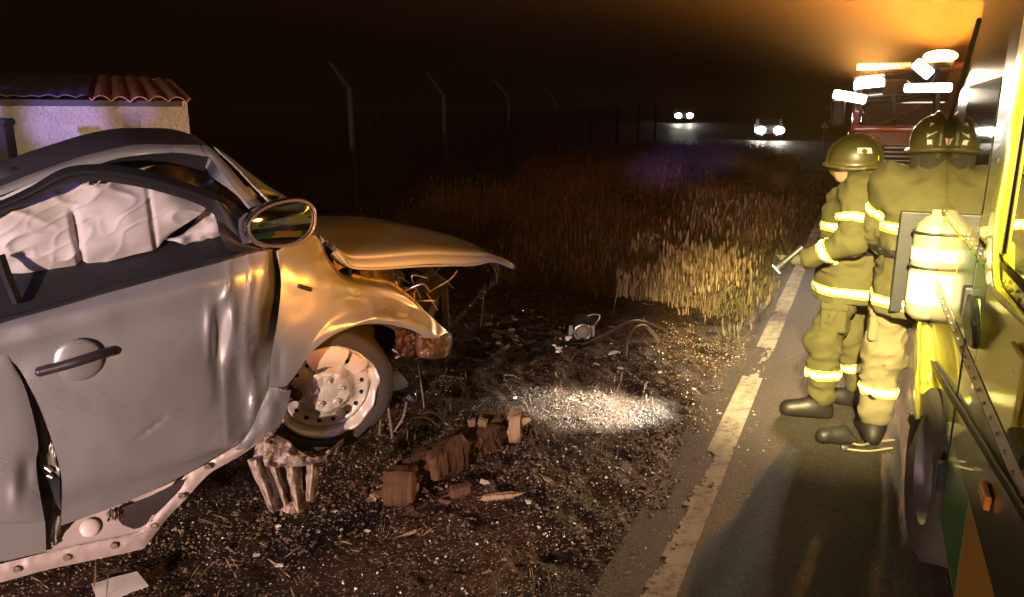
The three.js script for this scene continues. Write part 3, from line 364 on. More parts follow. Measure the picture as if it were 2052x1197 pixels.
// roof, rail and pillars
const railTop = [[-140, 418], [-60, 396], [0, 374], [60, 350], [125, 328], [184, 310], [267, 294], [351, 290], [400, 291], [421, 296]];
P('roof', sheet([0, .25, .5, .75, 1].map((s, i) => railTop.map(([x, y]) => { const p = S(x, y, -.19); return back(p, s * 1.1, Math.sin(Math.PI * s) * .045 + s * .01); })), { nu: 60, nv: 30, th: .012, raw: true, disp: q => { q[1] += (fbm(q[0] * 3, q[2] * 3, 4, 2) - .5) * .02; } }), phy([.07, .065, .085], .5, { metalness: .3, clearcoat: .25, clearcoatRoughness: .3 }));
P('roof_rail', sheet([railTop.slice(0, 9).map(p => [...p, -.188]), [[-140, 424, -.17], [-60, 402, -.17], [0, 381, -.17], [60, 358, -.17], [125, 334, -.17], [186, 318, -.17], [258, 303, -.17], [349, 297, -.17], [404, 301, -.17]], [[-140, 436, -.165], [-60, 414, -.165], [0, 392, -.165], [60, 370, -.165], [130, 346, -.165], [187, 332, -.165], [250, 315, -.165], [347, 306, -.165], [414, 314, -.165]]], { nu: 70, nv: 12, th: .01, disp: (q, u, v) => { bump(q, 350, 297, 5, 14, -.006); } }));
P('windscreen_pillar', sheet([[[404, 291, -.19], [423, 297, -.19], [455, 330, -.155], [490, 371, -.115], [524, 409, -.08]], [[406, 300, -.172], [421, 306, -.172], [448, 334, -.14], [482, 376, -.1], [514, 412, -.066]], [[408, 313, -.165], [420, 316, -.165], [438, 338, -.135], [470, 378, -.096], [501, 415, -.062]]], { nu: 60, nv: 12, th: .01 }));
P('pillar_seal', sheet([[[400, 316, -.17], [420, 318, -.168], [439, 340, -.137], [471, 380, -.098], [503, 417, -.064]], [[392, 332, -.18], [412, 338, -.18], [426, 360, -.15], [455, 398, -.11], [484, 424, -.08]]], { nu: 40, nv: 8, th: .01 }), BLACK);
P('rail_seal', sheet([[[170, 338, -.17], [220, 324, -.17], [300, 311, -.17], [360, 308, -.17], [414, 317, -.17]], [[180, 348, -.185], [250, 338, -.185], [310, 330, -.185], [360, 330, -.185], [408, 346, -.185]]], { nu: 40, nv: 8, th: .01 }), BLACK);
// windscreen: starred laminated glass bowed out ahead of the pillar
P('windscreen', sheet([0, .12, .35, .6, .85, 1].map(s => [[423, 297, -.19], [455, 330, -.155], [490, 371, -.115], [524, 409, -.08], [548, 432, -.06]].map(([x, y, o], i) => { const p = S(x, y, o), b = Math.sin(Math.PI * Math.min(1, s * 1.0)); return back(p, .004 + s * (1.05 + i * .03), .02 * b).addScaledVector(carA, (.01 + i * .006) + (.03 + i * .028) * b); })), { nu: 30, nv: 30, th: .006, raw: true, disp: q => { q[1] += (fbm(q[0] * 14, q[2] * 14, 4, 2) - .5) * .008; } }), phy([.24, .25, .24], .32, { transmission: .25, thickness: 0, roughnessMap: T.grime, clearcoat: .7 }));
// cabin behind the airbags
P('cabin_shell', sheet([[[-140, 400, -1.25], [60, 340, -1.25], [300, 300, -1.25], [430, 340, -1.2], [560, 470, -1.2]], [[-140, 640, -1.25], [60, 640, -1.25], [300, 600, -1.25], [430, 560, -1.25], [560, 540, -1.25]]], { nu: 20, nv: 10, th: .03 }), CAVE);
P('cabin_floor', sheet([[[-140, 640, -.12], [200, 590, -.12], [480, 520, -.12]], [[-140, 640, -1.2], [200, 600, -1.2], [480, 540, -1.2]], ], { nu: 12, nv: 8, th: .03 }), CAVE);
P('dashboard', sheet([[[452, 440, -.14], [500, 440, -.14], [540, 452, -.14]], [[440, 452, -.6], [492, 446, -.6], [530, 456, -.6]], [[450, 450, -1.15], [500, 446, -1.15], [535, 456, -1.15]]], { nu: 16, nv: 16, th: .12 }), BLACK);
{ const p = S(330, 560, -.5); P('steering_wheel', aim(new THREE.TorusGeometry(.18, .016, 10, 40), carA.clone().multiplyScalar(-1).add(V(0, .5, 0)), p), BLACK); }
// airbags
const BAG = std([.5, .46, .47], .88, { bumpMap: rep(T.cloth, 3), bumpScale: .0006 });
const fold = (q, k = 1) => { const x = q[0], y = q[1], rg = (a, b, sd, e) => Math.pow(1 - Math.abs(2 * vn(a, b, sd) - 1), e); q[2] += k * (.012 * rg(x / 90 + y / 90, y / 44 - x / 200, 31, 4) + .004 * rg(x / 44, y / 30 + x / 60, 33, 6) - .008 +(fbm(x / 130 + 3, y / 110, 2, 2) - .5) * .08 + .0035 * Math.sin((y + .35 * x + 26 * vn(x / 60, y / 40, 4)) / 9) * vn(x / 50, y / 50, 9)); const c = Math.abs(x - 296 - (y - 380) * .14); q[2] -= k * .014 * Math.exp(-((c / 4) ** 2)); const c2 = Math.abs(x - 146 - (y - 430) * .18); q[2] -= k * .03 * Math.exp(-((c2 / 7) ** 2)) * step(410, 440, y); };
P('curtain_airbag', sheet([
  [[-80, 430, -.17], [0, 396, -.16], [70, 366, -.14], [150, 340, -.13], [220, 340, -.13], [320, 362, -.13], [380, 384, -.13], [430, 410, -.13]],
  [[-80, 470, -.10], [0, 440, -.09], [70, 420, -.08], [150, 410, -.08], [220, 405, -.08], [320, 408, -.08], [380, 412, -.09], [418, 416, -.10]],
  [[-80, 520, -.09], [0, 500, -.08], [70, 480, -.07], [150, 470, -.07], [220, 458, -.07], [300, 445, -.075], [350, 440, -.085], [392, 436, -.10]],
  [[-80, 560, -.10], [0, 540, -.09], [70, 528, -.08], [150, 512, -.075], [210, 500, -.075], [280, 486, -.08], [325, 474, -.09], [352, 462, -.10]],
  [[-80, 590, -.14], [0, 570, -.12], [70, 558, -.12], [150, 540, -.12], [210, 526, -.11], [270, 510, -.11], [310, 500, -.11], [330, 480, -.12]],
], { nu: 130, nv: 90, th: .012, disp: q => fold(q) }), BAG);
P('door_airbag', sheet([[[404, 426, -.15], [424, 424, -.14], [436, 452, -.13], [446, 478, -.12]], [[366, 470, -.14], [392, 456, -.11], [412, 468, -.1], [432, 492, -.1]], [[330, 478, -.14], [362, 488, -.12], [382, 496, -.11], [411, 505, -.12]]], { nu: 40, nv: 34, th: .01, disp: q => { q[2] += (fbm(q[0] / 40, q[1] / 32, 12, 2) - .5) * .12; } }), BAG);
P('far_airbag', sheet([[[230, 318, -.5], [300, 316, -.45], [380, 316, -.4], [430, 350, -.36], [500, 425, -.3]], [[240, 360, -.45], [320, 362, -.42], [390, 372, -.4], [440, 400, -.36], [490, 430, -.3]], [[240, 400, -.5], [320, 404, -.45], [390, 420, -.4], [440, 440, -.4], [480, 450, -.3]]], { nu: 60, nv: 40, th: .01, disp: q => { q[2] += (fbm(q[0] / 60, q[1] / 50, 22, 2) - .5) * .2; } }), std([.55, .47, .4], .9));
P('seat', merge([aim(bx(.5, .62, .16, 0, 0, 0, .07), carA, S(60, 500, -.55)), aim(bx(.26, .2, .1, 0, 0, 0, .05), carA, S(60, 400, -.5))]), std([.03, .03, .035], .9));

// bonnet, thrown up, its edge crease and dark side
const near = [[672, 500], [684, 514], [701, 530], [734, 535], [834, 530], [900, 528], [951, 527], [985, 520], [1010, 523], [1028, 530]], crease = [[666, 486], [681, 495], [700, 497], [740, 495], [834, 492], [890, 493], [948, 497], [980, 505], [1005, 515], [1024, 528]];
const N = near.map(p => S(...p, -.1)), C = crease.map(p => S(...p, -.18)), far = N.map((p, i) => { const q = back(p, 1.28, 0); q.y += [.05, .06, .07, .07, .06, .05, .03, 0, -.01, -.02][i]; return q; });
P('bonnet', sheet([N, N.map((p, i) => p.clone().lerp(C[i], .5).addScaledVector(carN, .025)), C, C.map((p, i) => p.clone().lerp(far[i], .35).add(V(0, .03, 0))), C.map((p, i) => p.clone().lerp(far[i], .7).add(V(0, .035, 0))), far], { nu: 80, nv: 50, th: .02, raw: true, disp: q => { q[1] += (fbm(q[0] * 2.5, q[2] * 2.5, 14, 2) - .5) * .03; } }));
P('bonnet_lip', tube(N.map(p => p.clone().add(V(0, -.008, 0))), .006, 60, 8), PAINT);
P('bonnet_hinge', merge([rod(S(664, 510, -.2), S(692, 528, -.16), .012), rod(S(668, 536, -.2), S(700, 530, -.16), .01), bx(.07, .05, .05, ...S(684, 524, -.2).toArray(), .01, [0, .5, .3])]), RAW);
P('cowl_trim', sheet([[[640, 470, -.24], [668, 500, -.24], [690, 524, -.24]], [[648, 500, -.2], [664, 528, -.2], [684, 540, -.2]]], { nu: 14, nv: 10, th: .02 }), BLACK);
// what is left of the engine bay
{
  const R = rng(77), M = [CAVE, BLACK, std([.022, .014, .01], .6), RAW];
  for (let i = 0; i < 16; i++) { const p = S(710 + R() * 150, 560 + R() * 120, -.3 - R() * .7), s = .05 + .09 * R(); P('engine_part', bx(s * (1 + R()), s, s * (1 + R()), p.x, p.y, p.z, .015, [R(), R() * 3, R()]), M[i % 3]); }
  P('strut_tower', aim(new THREE.CylinderGeometry(.09, .11, .16, 20), V(0, 1, .1), S(744, 556, -.34), V(0, 1, 0)), M[2]);
  P('radiator', aim(bx(.5, .3, .04, 0, 0, 0, .01), carA, S(850, 600, -.8)), M[2]);
  for (let i = 0; i < 7; i++) { const a = S(720 + i * 18, 560 + R() * 30, -.2 - R() * .3), b = S(780 + i * 16, 610 + R() * 60, -.15 - R() * .3), m = a.clone().lerp(b, .5).add(V((R() - .5) * .1, -.05 - .1 * R(), 0)); P('hose', tube([a, m, b], .004 + .007 * R(), 20, 6), i % 2 ? BLACK : RAW); }
  for (let i = 0; i < 14; i++) { const a = S(700 + R() * 170, 545 + R() * 70, -.15 - R() * .5), b = a.clone().add(V((R() - .3) * .3, (R() - .6) * .25, (R() - .5) * .2)), m = a.clone().lerp(b, .5).add(V((R() - .5) * .12, .05 * R(), (R() - .5) * .1)); P('wire', tube([a, m, b], .0025 + .002 * R(), 16, 5), [BLACK, STEEL, RAW][i % 3]); }
  for (let i = 0; i < 10; i++) { const p = S(700 + R() * 150, 550 + R() * 90, -.16 - R() * .3), s = .015 + .03 * R(); P('broken_bracket', bx(s * 2.2, s * .5, s, p.x, p.y, p.z, .004, [R() * 3, R() * 3, R() * 3]), i % 2 ? DUSTY : M[2]); }
  P('wing_rail', tube([[705, 552], [740, 560], [782, 568], [815, 592], [846, 622]].map(([x, y]) => S(x, y, -.19)), .008, 30, 6), RAW);
  for (const [x, y, x2, y2] of [[792, 718, 812, 706], [786, 700, 806, 712], [806, 640, 812, 622], [838, 618, 850, 628], [846, 640, 856, 632]]) P('snapped_bracket', rod(S(x, y, -.1), S(x2, y2, -.08), .006), RAW);
}
// door mirror, folded, facing out: housing, rim, glass
{
  const c = S(567, 446, .13), g = V(.605, 0.012, .796).normalize(), r = V(g.z, 0, -g.x), up = V(0, 1, 0), R = (a, b, d) => c.clone().addScaledVector(r, a).addScaledVector(up, b).addScaledVector(g, d);
  const prof = []; for (let i = 0; i < 40; i++) { const t = i / 40 * 6.283, x = Math.cos(t), y = Math.sin(t); prof.push([Math.sign(x) * Math.pow(Math.abs(x), .86) * (x > 0 ? .112 : .112), Math.sign(y) * Math.pow(Math.abs(y), .9) * (y > 0 ? .066 : .078) * (1 + .16 * x) + x * .012]); }
  const ringRows = [[1.02, .0], [1.1, -.006], [1.12, -.03], [1.04, -.07], [.8, -.11], [.45, -.13], [.02, -.135]];
  const mir = P('door_mirror', sheet(ringRows.map(([k, d]) => [...prof, prof[0]].map(([x, y]) => R(x * k, y * k, d))), { nu: 60, nv: 24, th: .003, raw: true, straight: 'u' }), phy([.02, .016, .018], .25, { clearcoat: 1 }));
  P('mirror_rim', new THREE.TubeGeometry(new THREE.CatmullRomCurve3(prof.map(([x, y]) => R(x * 1.05, y * 1.05, 0)), true), 80, .0055, 8, true), phy([.09, .075, .085], .25, { clearcoat: 1 }), mir);
  const gl = [1, .8, .6, .4, .2, .01].map(k => [...prof, prof[0]].map(([x, y]) => R(x * k, y * k, -.006 + .0085 * (1 - k * k))));
  P('mirror_glass', sheet(gl, { nu: 60, nv: 16, th: .002, raw: true, straight: 'u' }), std([.86, .84, .78], .03, { metalness: 1 }), mir);
  P('mirror_foot', sheet([[[478, 440, -.01], [492, 428, .03], [510, 424, .06]], [[478, 462, -.01], [496, 462, .05], [516, 462, .09]], [[486, 490, -.02], [504, 486, .03], [530, 484, .06]]], { nu: 20, nv: 16, th: .03 }), phy([.07, .06, .07], .35, { clearcoat: .6 }), mir);
}
// front wheel: torn tyre, pressed steel rim with five nuts and vent holes, leaning out
{
  const c = S(658, 788, -.125), ax = carN.clone().add(V(-.08, -.2, .1)).normalize(), e1 = V(0, 1, 0).cross(ax).normalize(), e2 = ax.clone().cross(e1), W = (r, a, d) => { const k = r > .203 ? 1 + .085 * clamp((.28 - r) / .077) : 1.085; return c.clone().addScaledVector(e1, k * r * Math.cos(a)).addScaledVector(e2, k * r * Math.sin(a)).addScaledVector(ax, d); };
  const wheel = new THREE.Group(); wheel.name = 'wheel'; car.add(wheel); wheel.position.copy(c.clone().sub(car.position)); wheel.updateWorldMatrix(true, false);
  const lathe = (pr, seg, f) => { const pos = [], uv = [], idx = []; const n = pr.length; for (let i = 0; i <= seg; i++) for (let k = 0; k < n; k++) { let [r, d] = pr[k]; const a = i / seg * 6.28318; if (f) [r, d] = f(r, d, a, k); const p = W(r, a, d); pos.push(p.x, p.y, p.z); uv.push(i / seg * 2, k / n); } for (let i = 0; i < seg; i++) for (let k = 0; k < n - 1; k++) { const q = i * n + k; idx.push(q, q + 1, q + n, q + 1, q + n + 1, q + n); } const g = new THREE.BufferGeometry(); g.setAttribute('position', new THREE.Float32BufferAttribute(pos, 3)); g.setAttribute('uv', new THREE.Float32BufferAttribute(uv, 2)); g.setIndex(idx); g.computeVertexNormals(); return g; };
  const sag = (r, d, a) => { const low = Math.max(0, -Math.sin(a + .25)); return [r * (1 - .05 * low * low * (r > .25 ? 1 : 0)), d + (r > .2 ? .02 * low * low : 0) + .004 * Math.sin(a * 7 + r * 40)]; };
  P('tyre', lathe([[.195, -.1], [.225, -.12], [.262, -.12], [.276, -.1], [.28, -.05], [.278, -.01], [.268, .012], [.245, .02], [.215, .016], [.199, .004], [.197, -.02]], 72, sag), DUSTY, wheel);
  const buckle = (r, d, a) => { const s = step(.15, .19, r), k = Math.max(0, Math.cos(a - .15)); return [r * (1 + s * .03 * Math.sin(a * 5) * k), d + s * k * (.012 * Math.sin(a * 11) - .012)]; };
  P('rim', lathe([[.001, .0], [.028, .0], [.034, -.004], [.045, -.004], [.075, -.001], [.084, -.008], [.1, -.03], [.118, -.036], [.14, -.03], [.152, -.018], [.16, -.022], [.168, -.034], [.176, -.02], [.182, .004], [.19, .012], [.197, .01], [.2, -.002], [.19, -.01]], 110, (r, d, a, k) => { [r, d] = buckle(r, d, a); if (r > .06 && r < .13) d += .013 * Math.max(0, Math.cos(5 * (a + .35))) * (1 - Math.abs(r - .095) / .04); return [r, d]; }), WHEELM, wheel);
  for (let i = 0; i < 5; i++) { const a = .32 + i * 1.2566; P('wheel_nut', merge([aim(new THREE.TorusGeometry(.0125, .004, 8, 18), ax, W(.054, a, .003)), aim(new THREE.CylinderGeometry(.009, .009, .014, 6), ax, W(.054, a, .004), V(0, 1, 0))]), WHEELM, wheel); }
  for (let i = 0; i < 16; i++) { const a = -2.2 + i * 6.2832 / 16; P('vent_hole', aim(new THREE.CylinderGeometry(.0095, .0095, .006, 16), ax, W(.137, a, -.029), V(0, 1, 0)), CAVE, wheel); }
  // pieces of the plastic trim still clipped to the rim
  for (const [a0, a1, r0, r1, n] of [[1.15, 2.05, .118, .192, 12], [.62, 1.05, .118, .185, 8]]) { const rows = []; for (let k = 0; k < 4; k++) { const r = lerp(r0, r1, k / 3); rows.push([...Array(n)].map((_, i) => W(r, lerp(a0, a1, i / (n - 1)), .008 + .012 * Math.sin(k)))); } P('trim_piece', sheet(rows, { nu: 24, nv: 10, th: .004, raw: true }), phy([.62, .5, .4], .35, { clearcoat: .5 }), wheel, ); }
  for (const [a, r, s] of [[1.95, .112, .034], [3.05, .125, .036], [-1.1, .1, .03]]) P('mud_clod', nets((x, y, z) => Math.hypot(x, y * 1.3, z * 4) - s * (.3 + 1.2 * fbm(x * 34 + a * 9, y * 34, z * 34, 2)), [-.07, -.07, -.05], [.07, .07, .05], .008).applyQuaternion(new THREE.Quaternion().setFromUnitVectors(V(0, 0, 1), ax)).translate(...W(r, a, .002).toArray()), std([.09, .06, .045], .9, { bumpMap: T.fine, bumpScale: .004 }), wheel);
}
// torn carrier under the wheel: a dirty flap and four ribs down to the ground
P('torn_carrier', sheet([[[512, 892, -.05], [540, 872, 0], [570, 880, .05], [600, 905, .07], [640, 917, .05], [690, 880, .02]], [[508, 912, -.05], [540, 905, .02], [575, 912, .06], [610, 925, .07], [640, 924, .04], [680, 902, .01]], [[505, 930, -.05], [540, 936, .02], [575, 936, .05], [612, 934, .05], [640, 928, .03], [668, 916, 0]]], { nu: 60, nv: 24, th: .008, disp: q => { q[2] += (fbm(q[0] / 22, q[1] / 18, 55, 3) - .5) * .09; } }), RAW);
for (const [a, b, w] of [[[512, 922], [549, 1024], 17], [[548, 932], [572, 1008], 12], [[584, 934], [598, 1026], 19], [[628, 928], [621, 1002], 15]]) P('carrier_rib', sheet([[[a[0] - w, a[1], -.02], [a[0], a[1], .03], [a[0] + w, a[1], -.01]], [[(a[0] + b[0]) / 2 - w * .8, (a[1] + b[1]) / 2, 0], [(a[0] + b[0]) / 2, (a[1] + b[1]) / 2, .05], [(a[0] + b[0]) / 2 + w * .8, (a[1] + b[1]) / 2, 0]], [[b[0] - w * .5, b[1], .0], [b[0], b[1] + 4, .04], [b[0] + w * .5, b[1], 0]]], { nu: 12, nv: 30, th: .01, disp: q => { q[2] += (fbm(q[0] / 8, q[1] / 20, 65, 2) - .5) * .02; q[0] += (fbm(q[1] / 24, q[0] / 30, 66, 2) - .5) * 5; } }), RAW);
P('carrier_plate', sheet([[[560, 990, -.03], [600, 985, -.01], [640, 975, -.03]], [[552, 1020, -.02], [588, 1030, .03], [624, 1010, -.01]]], { nu: 20, nv: 10, th: .008, disp: q => { q[2] += (fbm(q[0] / 9, q[1] / 9, 75, 2) - .5) * .05; } }), RAW);
P('carrier_back', sheet([[[515, 920, -.1], [570, 920, -.1], [640, 915, -.1]], [[552, 1010, -.08], [590, 1018, -.08], [622, 1004, -.08]]], { nu: 14, nv: 14, th: .01 }), std([.05, .03, .025], .8));
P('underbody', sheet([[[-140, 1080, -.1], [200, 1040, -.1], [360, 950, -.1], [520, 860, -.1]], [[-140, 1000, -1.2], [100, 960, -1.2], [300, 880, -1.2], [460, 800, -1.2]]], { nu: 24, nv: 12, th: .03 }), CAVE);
P('far_wheel', aim(new THREE.TorusGeometry(.22, .08, 14, 40), carN, S(560, 740, -1.35)), RUBBER);
// rear half of the car, beyond the picture's left edge
{
  const E = (y, o, d, up = 0) => S(-138, y, o).addScaledVector(carA, -d).add(V(0, up, 0)), ds = [0, .35, .7, 1.05, 1.4, 1.7];
  const sideRow = (y, o, ups, offs = []) => ds.map((d, i) => back(E(y, o, d, ups[i] ?? 0), offs[i] ?? 0));
  P('rear_quarter', sheet([sideRow(700, -.03, [0, .02, .04, .05, .04, .0], [0, 0, 0, .01, .04, .14]), sideRow(760, 0, [], [0, 0, 0, 0, .03, .13]), sideRow(900, 0, [0, .02, .12, .12, .04, .02], [0, 0, 0, 0, .02, .1]), sideRow(1040, 0, [0, .06, .26, .26, .08, .02], [0, 0, .02, .02, .02, .1]), sideRow(1140, -.03, [0, .1, .36, .36, .12, .02], [0, 0, .02, .02, .03, .12])], { nu: 40, nv: 30, raw: true, th: .01 }));
  const roofRow = s => [[0, 0], [.4, -.01], [.8, -.06], [1.1, -.17], [1.4, -.42], [1.62, -.62]].map(([d, u]) => back(E(418, -.19, d, u), s * 1.1, Math.sin(Math.PI * s) * .045));
  P('rear_roof', sheet([0, .25, .5, .75, 1].map(roofRow).map(r => r.slice(0, 4)), { nu: 24, nv: 16, raw: true, th: .012 }), PAINT);
  P('rear_window', sheet([.04, .5, .96].map(roofRow).map(r => r.slice(3).map(p => p.clone().add(V(0, -.004, 0)))), { nu: 16, nv: 10, raw: true, th: .006 }), std([.012, .012, .014], .08));
  P('side_window', sheet([roofRow(0).map(p => p.clone().addScaledVector(carN, .015).add(V(0, -.02, 0))), sideRow(696, -.05, [0, .02, .04, .05, .04, .0], [0, 0, 0, .01, .04, .14])], { nu: 24, nv: 10, raw: true, th: .01 }), std([.012, .012, .014], .08));
  const tail = [roofRow(0)[5], E(700, -.03, 1.72), E(900, 0, 1.75), E(1120, -.03, 1.7)]; P('tailgate', sheet(tail.map(p => [0, .3, .7, 1].map(s => back(p.clone().addScaledVector(carA, .02), .1 + s * 1.3))), { nu: 16, nv: 20, raw: true, th: .02 }), PAINT);
  P('far_side', sheet([[0, .6, 1.2, 1.7].map(d => back(E(700, -.03, d), 1.45)), [0, .6, 1.2, 1.7].map(d => back(E(1100, -.03, d), 1.45))], { nu: 12, nv: 8, raw: true, th: .02 }), PAINT);
  P('rear_bumper', tube([back(E(1050, 0, 1.6), .06), back(E(1050, 0, 1.78), .3), back(E(1050, 0, 1.82), .75), back(E(1050, 0, 1.78), 1.2), back(E(1050, 0, 1.6), 1.44)], .09, 30, 10), PAINT);
  P('rear_floor', sheet([[0, 1.6].map(d => back(E(1110, -.05, d), 0)), [0, 1.6].map(d => back(E(1110, -.05, d), 1.4))], { nu: 8, nv: 8, raw: true, th: .03 }), CAVE);
  for (const off of [.12, 1.36]) { const w = back(E(1100, 0, .88), off); w.y = .3; P('rear_wheel', aim(new THREE.LatheGeometry([[.001, .06], [.1, .05], [.18, .07], [.2, .09], [.26, .1], [.29, .07], [.29, -.07], [.26, -.1]].map(([r, y]) => new THREE.Vector2(r, y)), 40), carN, w, V(0, 1, 0)), RUBBER); }
}
// ---------------------------------------------------------------- ambulance, close by on the right: its flank runs away along the road
const FLY = [0.62, 0.6, 0.05], FLG = [0.02, 0.2, 0.05];
const YEL = phy(FLY, 0.35, { clearcoat: 0.8, clearcoatRoughness: 0.1, roughnessMap: T.grime }), GRN = phy(FLG, 0.35, { clearcoat: 0.8, clearcoatRoughness: 0.1 }), GLASS = phy([0.012, 0.012, 0.014], 0.06, { clearcoat: 1 }), AMBL = phy([0.7, 0.36, 0.03], 0.35, { clearcoat: 0.8 });
const U = (px, py, u) => { const d = ray(px, py); return CAM.clone().addScaledVector(d, u / (d.x * RS - d.z * RC)); };
const AF = (px, py, off = 0) => A(px, py, FL - off);
const TURN = -24.7 * Math.PI / 180;
const amb = thing('ambulance', 'yellow and green chequered ambulance parked close by along the road', 'ambulance', road(1.4, FL + 0.98), TURN);
const Q = (name, geo, mat, parent = amb) => part(name, geo, mat, parent, true);
{
  // outline of the flank as (distance along the road, height)
  const ua = (px, py) => { const p = A(px, py); return [uOf(p.x, p.z), p.y]; };
  const top = [[1966, 40], [1940, 130], [1903, 258], [1876, 390]].map(p => ua(...p)), sh = new THREE.Shape();
  sh.moveTo(-3.2, 0.34); sh.lineTo(2.74, 0.34); sh.absarc(3.16, 0.36, 0.43, Math.PI, 0, true); sh.lineTo(3.72, 0.36); sh.quadraticCurveTo(3.95, 0.4, 3.96, 0.72); sh.quadraticCurveTo(3.96, 1.05, 3.92, 1.12);
  for (const [u, y] of [...top].reverse()) sh.lineTo(u, y); const roofY = 2.75; sh.lineTo(top[0][0] - 0.1, roofY); sh.lineTo(-3.2, roofY); sh.lineTo(-3.2, 0.34);
  const g = new THREE.ExtrudeGeometry(sh, { depth: 1.86, bevelEnabled: true, bevelThickness: 0.03, bevelSize: 0.02, bevelSegments: 3, curveSegments: 20 });
  const pos = g.attributes.position; for (let i = 0; i < pos.count; i++) { const p = road(pos.getX(i), FL + 0.03 + pos.getZ(i), pos.getY(i)); pos.setXYZ(i, p.x, p.y, p.z); } g.computeVertexNormals(); Q('body', g, YEL);
  const panel = (name, u0, u1, y0, y1, mat, off = 0.004, parent) => Q(name, sheet([[y1, u0], [y1, u1], [y0, u0], [y0, u1]].length && [[road(u0, FL - off, y1), road(u1, FL - off, y1)], [road(u0, FL - off, (y0 + y1) / 2), road(u1, FL - off, (y0 + y1) / 2)], [road(u0, FL - off, y0), road(u1, FL - off, y0)]], { nu: 8, nv: 5, th: 0.003, raw: true, straight: 'u' }), mat, parent);
  // two rows of blocks with a black band between
  const lower = [[3.62, 3.74, AMBL], [2.26, 2.72, GRN], [1.5, 2.25, AMBL], [0.75, 1.49, GRN], [0, 0.74, AMBL], [-0.8, -0.01, GRN]], upper = [[3.2, 3.85, AMBL], [2.5, 3.19, GRN], [1.75, 2.49, YEL], [1.0, 1.74, GRN], [0.2, 0.99, YEL], [-0.6, 0.19, GRN]];
  for (const [a, b, m] of lower) panel('lower_block', a, b, 0.36, 0.66, m); panel('lower_block', 2.73, 3.05, .62, .66, GRN); for (const [a, b, m] of upper) panel('upper_block', a, b, 0.99, 1.26, m);
  panel('black_band', -1, 3.95, 0.665, 0.93, phy([.02, .018, .01], .3, { clearcoat: .6 }), 0.005); panel('reflective_stripe', -1, 3.94, .935, .985, phy([.5, .46, .3], .35), 0.006);
  panel('cab_window', 2.75, 3.55, 1.4, 1.82, GLASS, 0.011); panel('rear_window', 0.1, 2.2, 1.4, 2.3, GLASS, 0.011); panel('window_pillar', 2.3, 2.7, 1.35, 2.4, phy([.05, .045, .02], .25, { clearcoat: 1 }), .013);
  { const s2 = new THREE.Shape(); s2.moveTo(-2, 1.34); s2.lineTo(3.82, 1.34); for (const [u, y] of [...top].reverse()) if (y > 1.36) s2.lineTo(u - .05, y); s2.lineTo(top[0][0] - .15, 2.6); s2.lineTo(-2, 2.6); s2.closePath(); const g2 = new THREE.ExtrudeGeometry(s2, { depth: .004, bevelEnabled: false }), a2 = g2.attributes.position; for (let i = 0; i < a2.count; i++) { const p = road(a2.getX(i), FL - .002 - a2.getZ(i), a2.getY(i)); a2.setXYZ(i, p.x, p.y, p.z); } g2.computeVertexNormals(); Q('dark_glazing', g2, phy([.03, .022, .01], .12, { clearcoat: 1 })); }
  // seams, rivets, hinges, side markers and the filler flap
  const SEAM = std([.012, .011, .006], .7); for (const u of [2.735, 1.495, .745]) panel('door_seam', u - .006, u + .006, .36, 1.33, SEAM, .0075); panel('door_seam', .75, 2.73, 1.315, 1.327, SEAM, .0075);
  const riv = []; for (let u = .8; u < 3.9; u += .11) for (const y of [1.29, .958]) { const p = road(u, FL - .008, y); riv.push(new THREE.SphereGeometry(.006, 6, 4).translate(p.x, p.y, p.z)); } Q('rivets', merge(riv), STEEL);
  for (const y of [.5, 1.12]) for (const u of [2.76, 1.52]) Q('hinge', bx(.03, .1, .05, ...road(u, FL - .014, y).toArray(), .008, [0, TURN, 0]), BLACK); for (const u of [2.0, 1.1]) Q('side_marker', bx(.016, .04, .1, ...road(u, FL - .014, .8).toArray(), .006, [0, TURN, 0]), phy([.8, .3, .03], .2, { clearcoat: 1 }));
  Q('filler_flap', bx(.012, .16, .16, ...road(1.9, FL - .012, 1.12).toArray(), .005, [0, TURN, 0]), YEL); Q('door_handle', bx(.04, .035, .16, ...road(1.62, FL - .03, 1.08).toArray(), .012, [0, TURN, 0]), BLACK);
  // moulded yellow surround of the side window
  Q('window_surround', sheet([[[2062, -60, 0], [2041, 60, 0], [2009, 240, 0], [1995, 334, 0], [1977, 440, 0], [1972, 510, 0], [1974, 555, 0], [1988, 592, 0], [2040, 646, 0], [2090, 690, 0]], [[2080, -60, .03], [2060, 60, .03], [2026, 240, .03], [2013, 334, .03], [1994, 440, .03], [1990, 510, .03], [1990, 552, .03], [1998, 584, .02], [2044, 634, .016], [2094, 676, .016]], [[2104, -60, .004], [2080, 60, .004], [2041, 240, .004], [2031, 334, .004], [2010, 440, .004], [2006, 510, .004], [2005, 550, .004], [2010, 576, .004], [2052, 626, .004], [2100, 668, .004]]], { nu: 60, nv: 9, th: .004, map: AF }), YEL);
  Q('side_moulding', sheet([[[1861, 705, .0], [1900, 762, 0], [1960, 852, 0], [2060, 1010, 0]], [[1858, 712, .02], [1895, 772, .02], [1954, 866, .02], [2060, 1036, .02]], [[1856, 722, 0], [1891, 784, 0], [1950, 880, 0], [2060, 1066, 0]]], { nu: 30, nv: 8, th: .004, map: AF }), BLACK);
  Q('door_handle', merge([sheet([[[1930, 600, .004], [1944, 590, .02], [1962, 604, .004]], [[1928, 640, .01], [1946, 640, .045], [1966, 650, .01]], [[1938, 690, .004], [1952, 700, .02], [1964, 690, .004]]], { nu: 16, nv: 20, th: .01, map: AF })]), BLACK);
  Q('handle_plate', sheet([[[1946, 596, .006], [1962, 600, .006]], [[1950, 640, .006], [1963, 660, .006]]], { nu: 4, nv: 6, th: .003, map: AF }), phy([.8, .75, .35], .3));
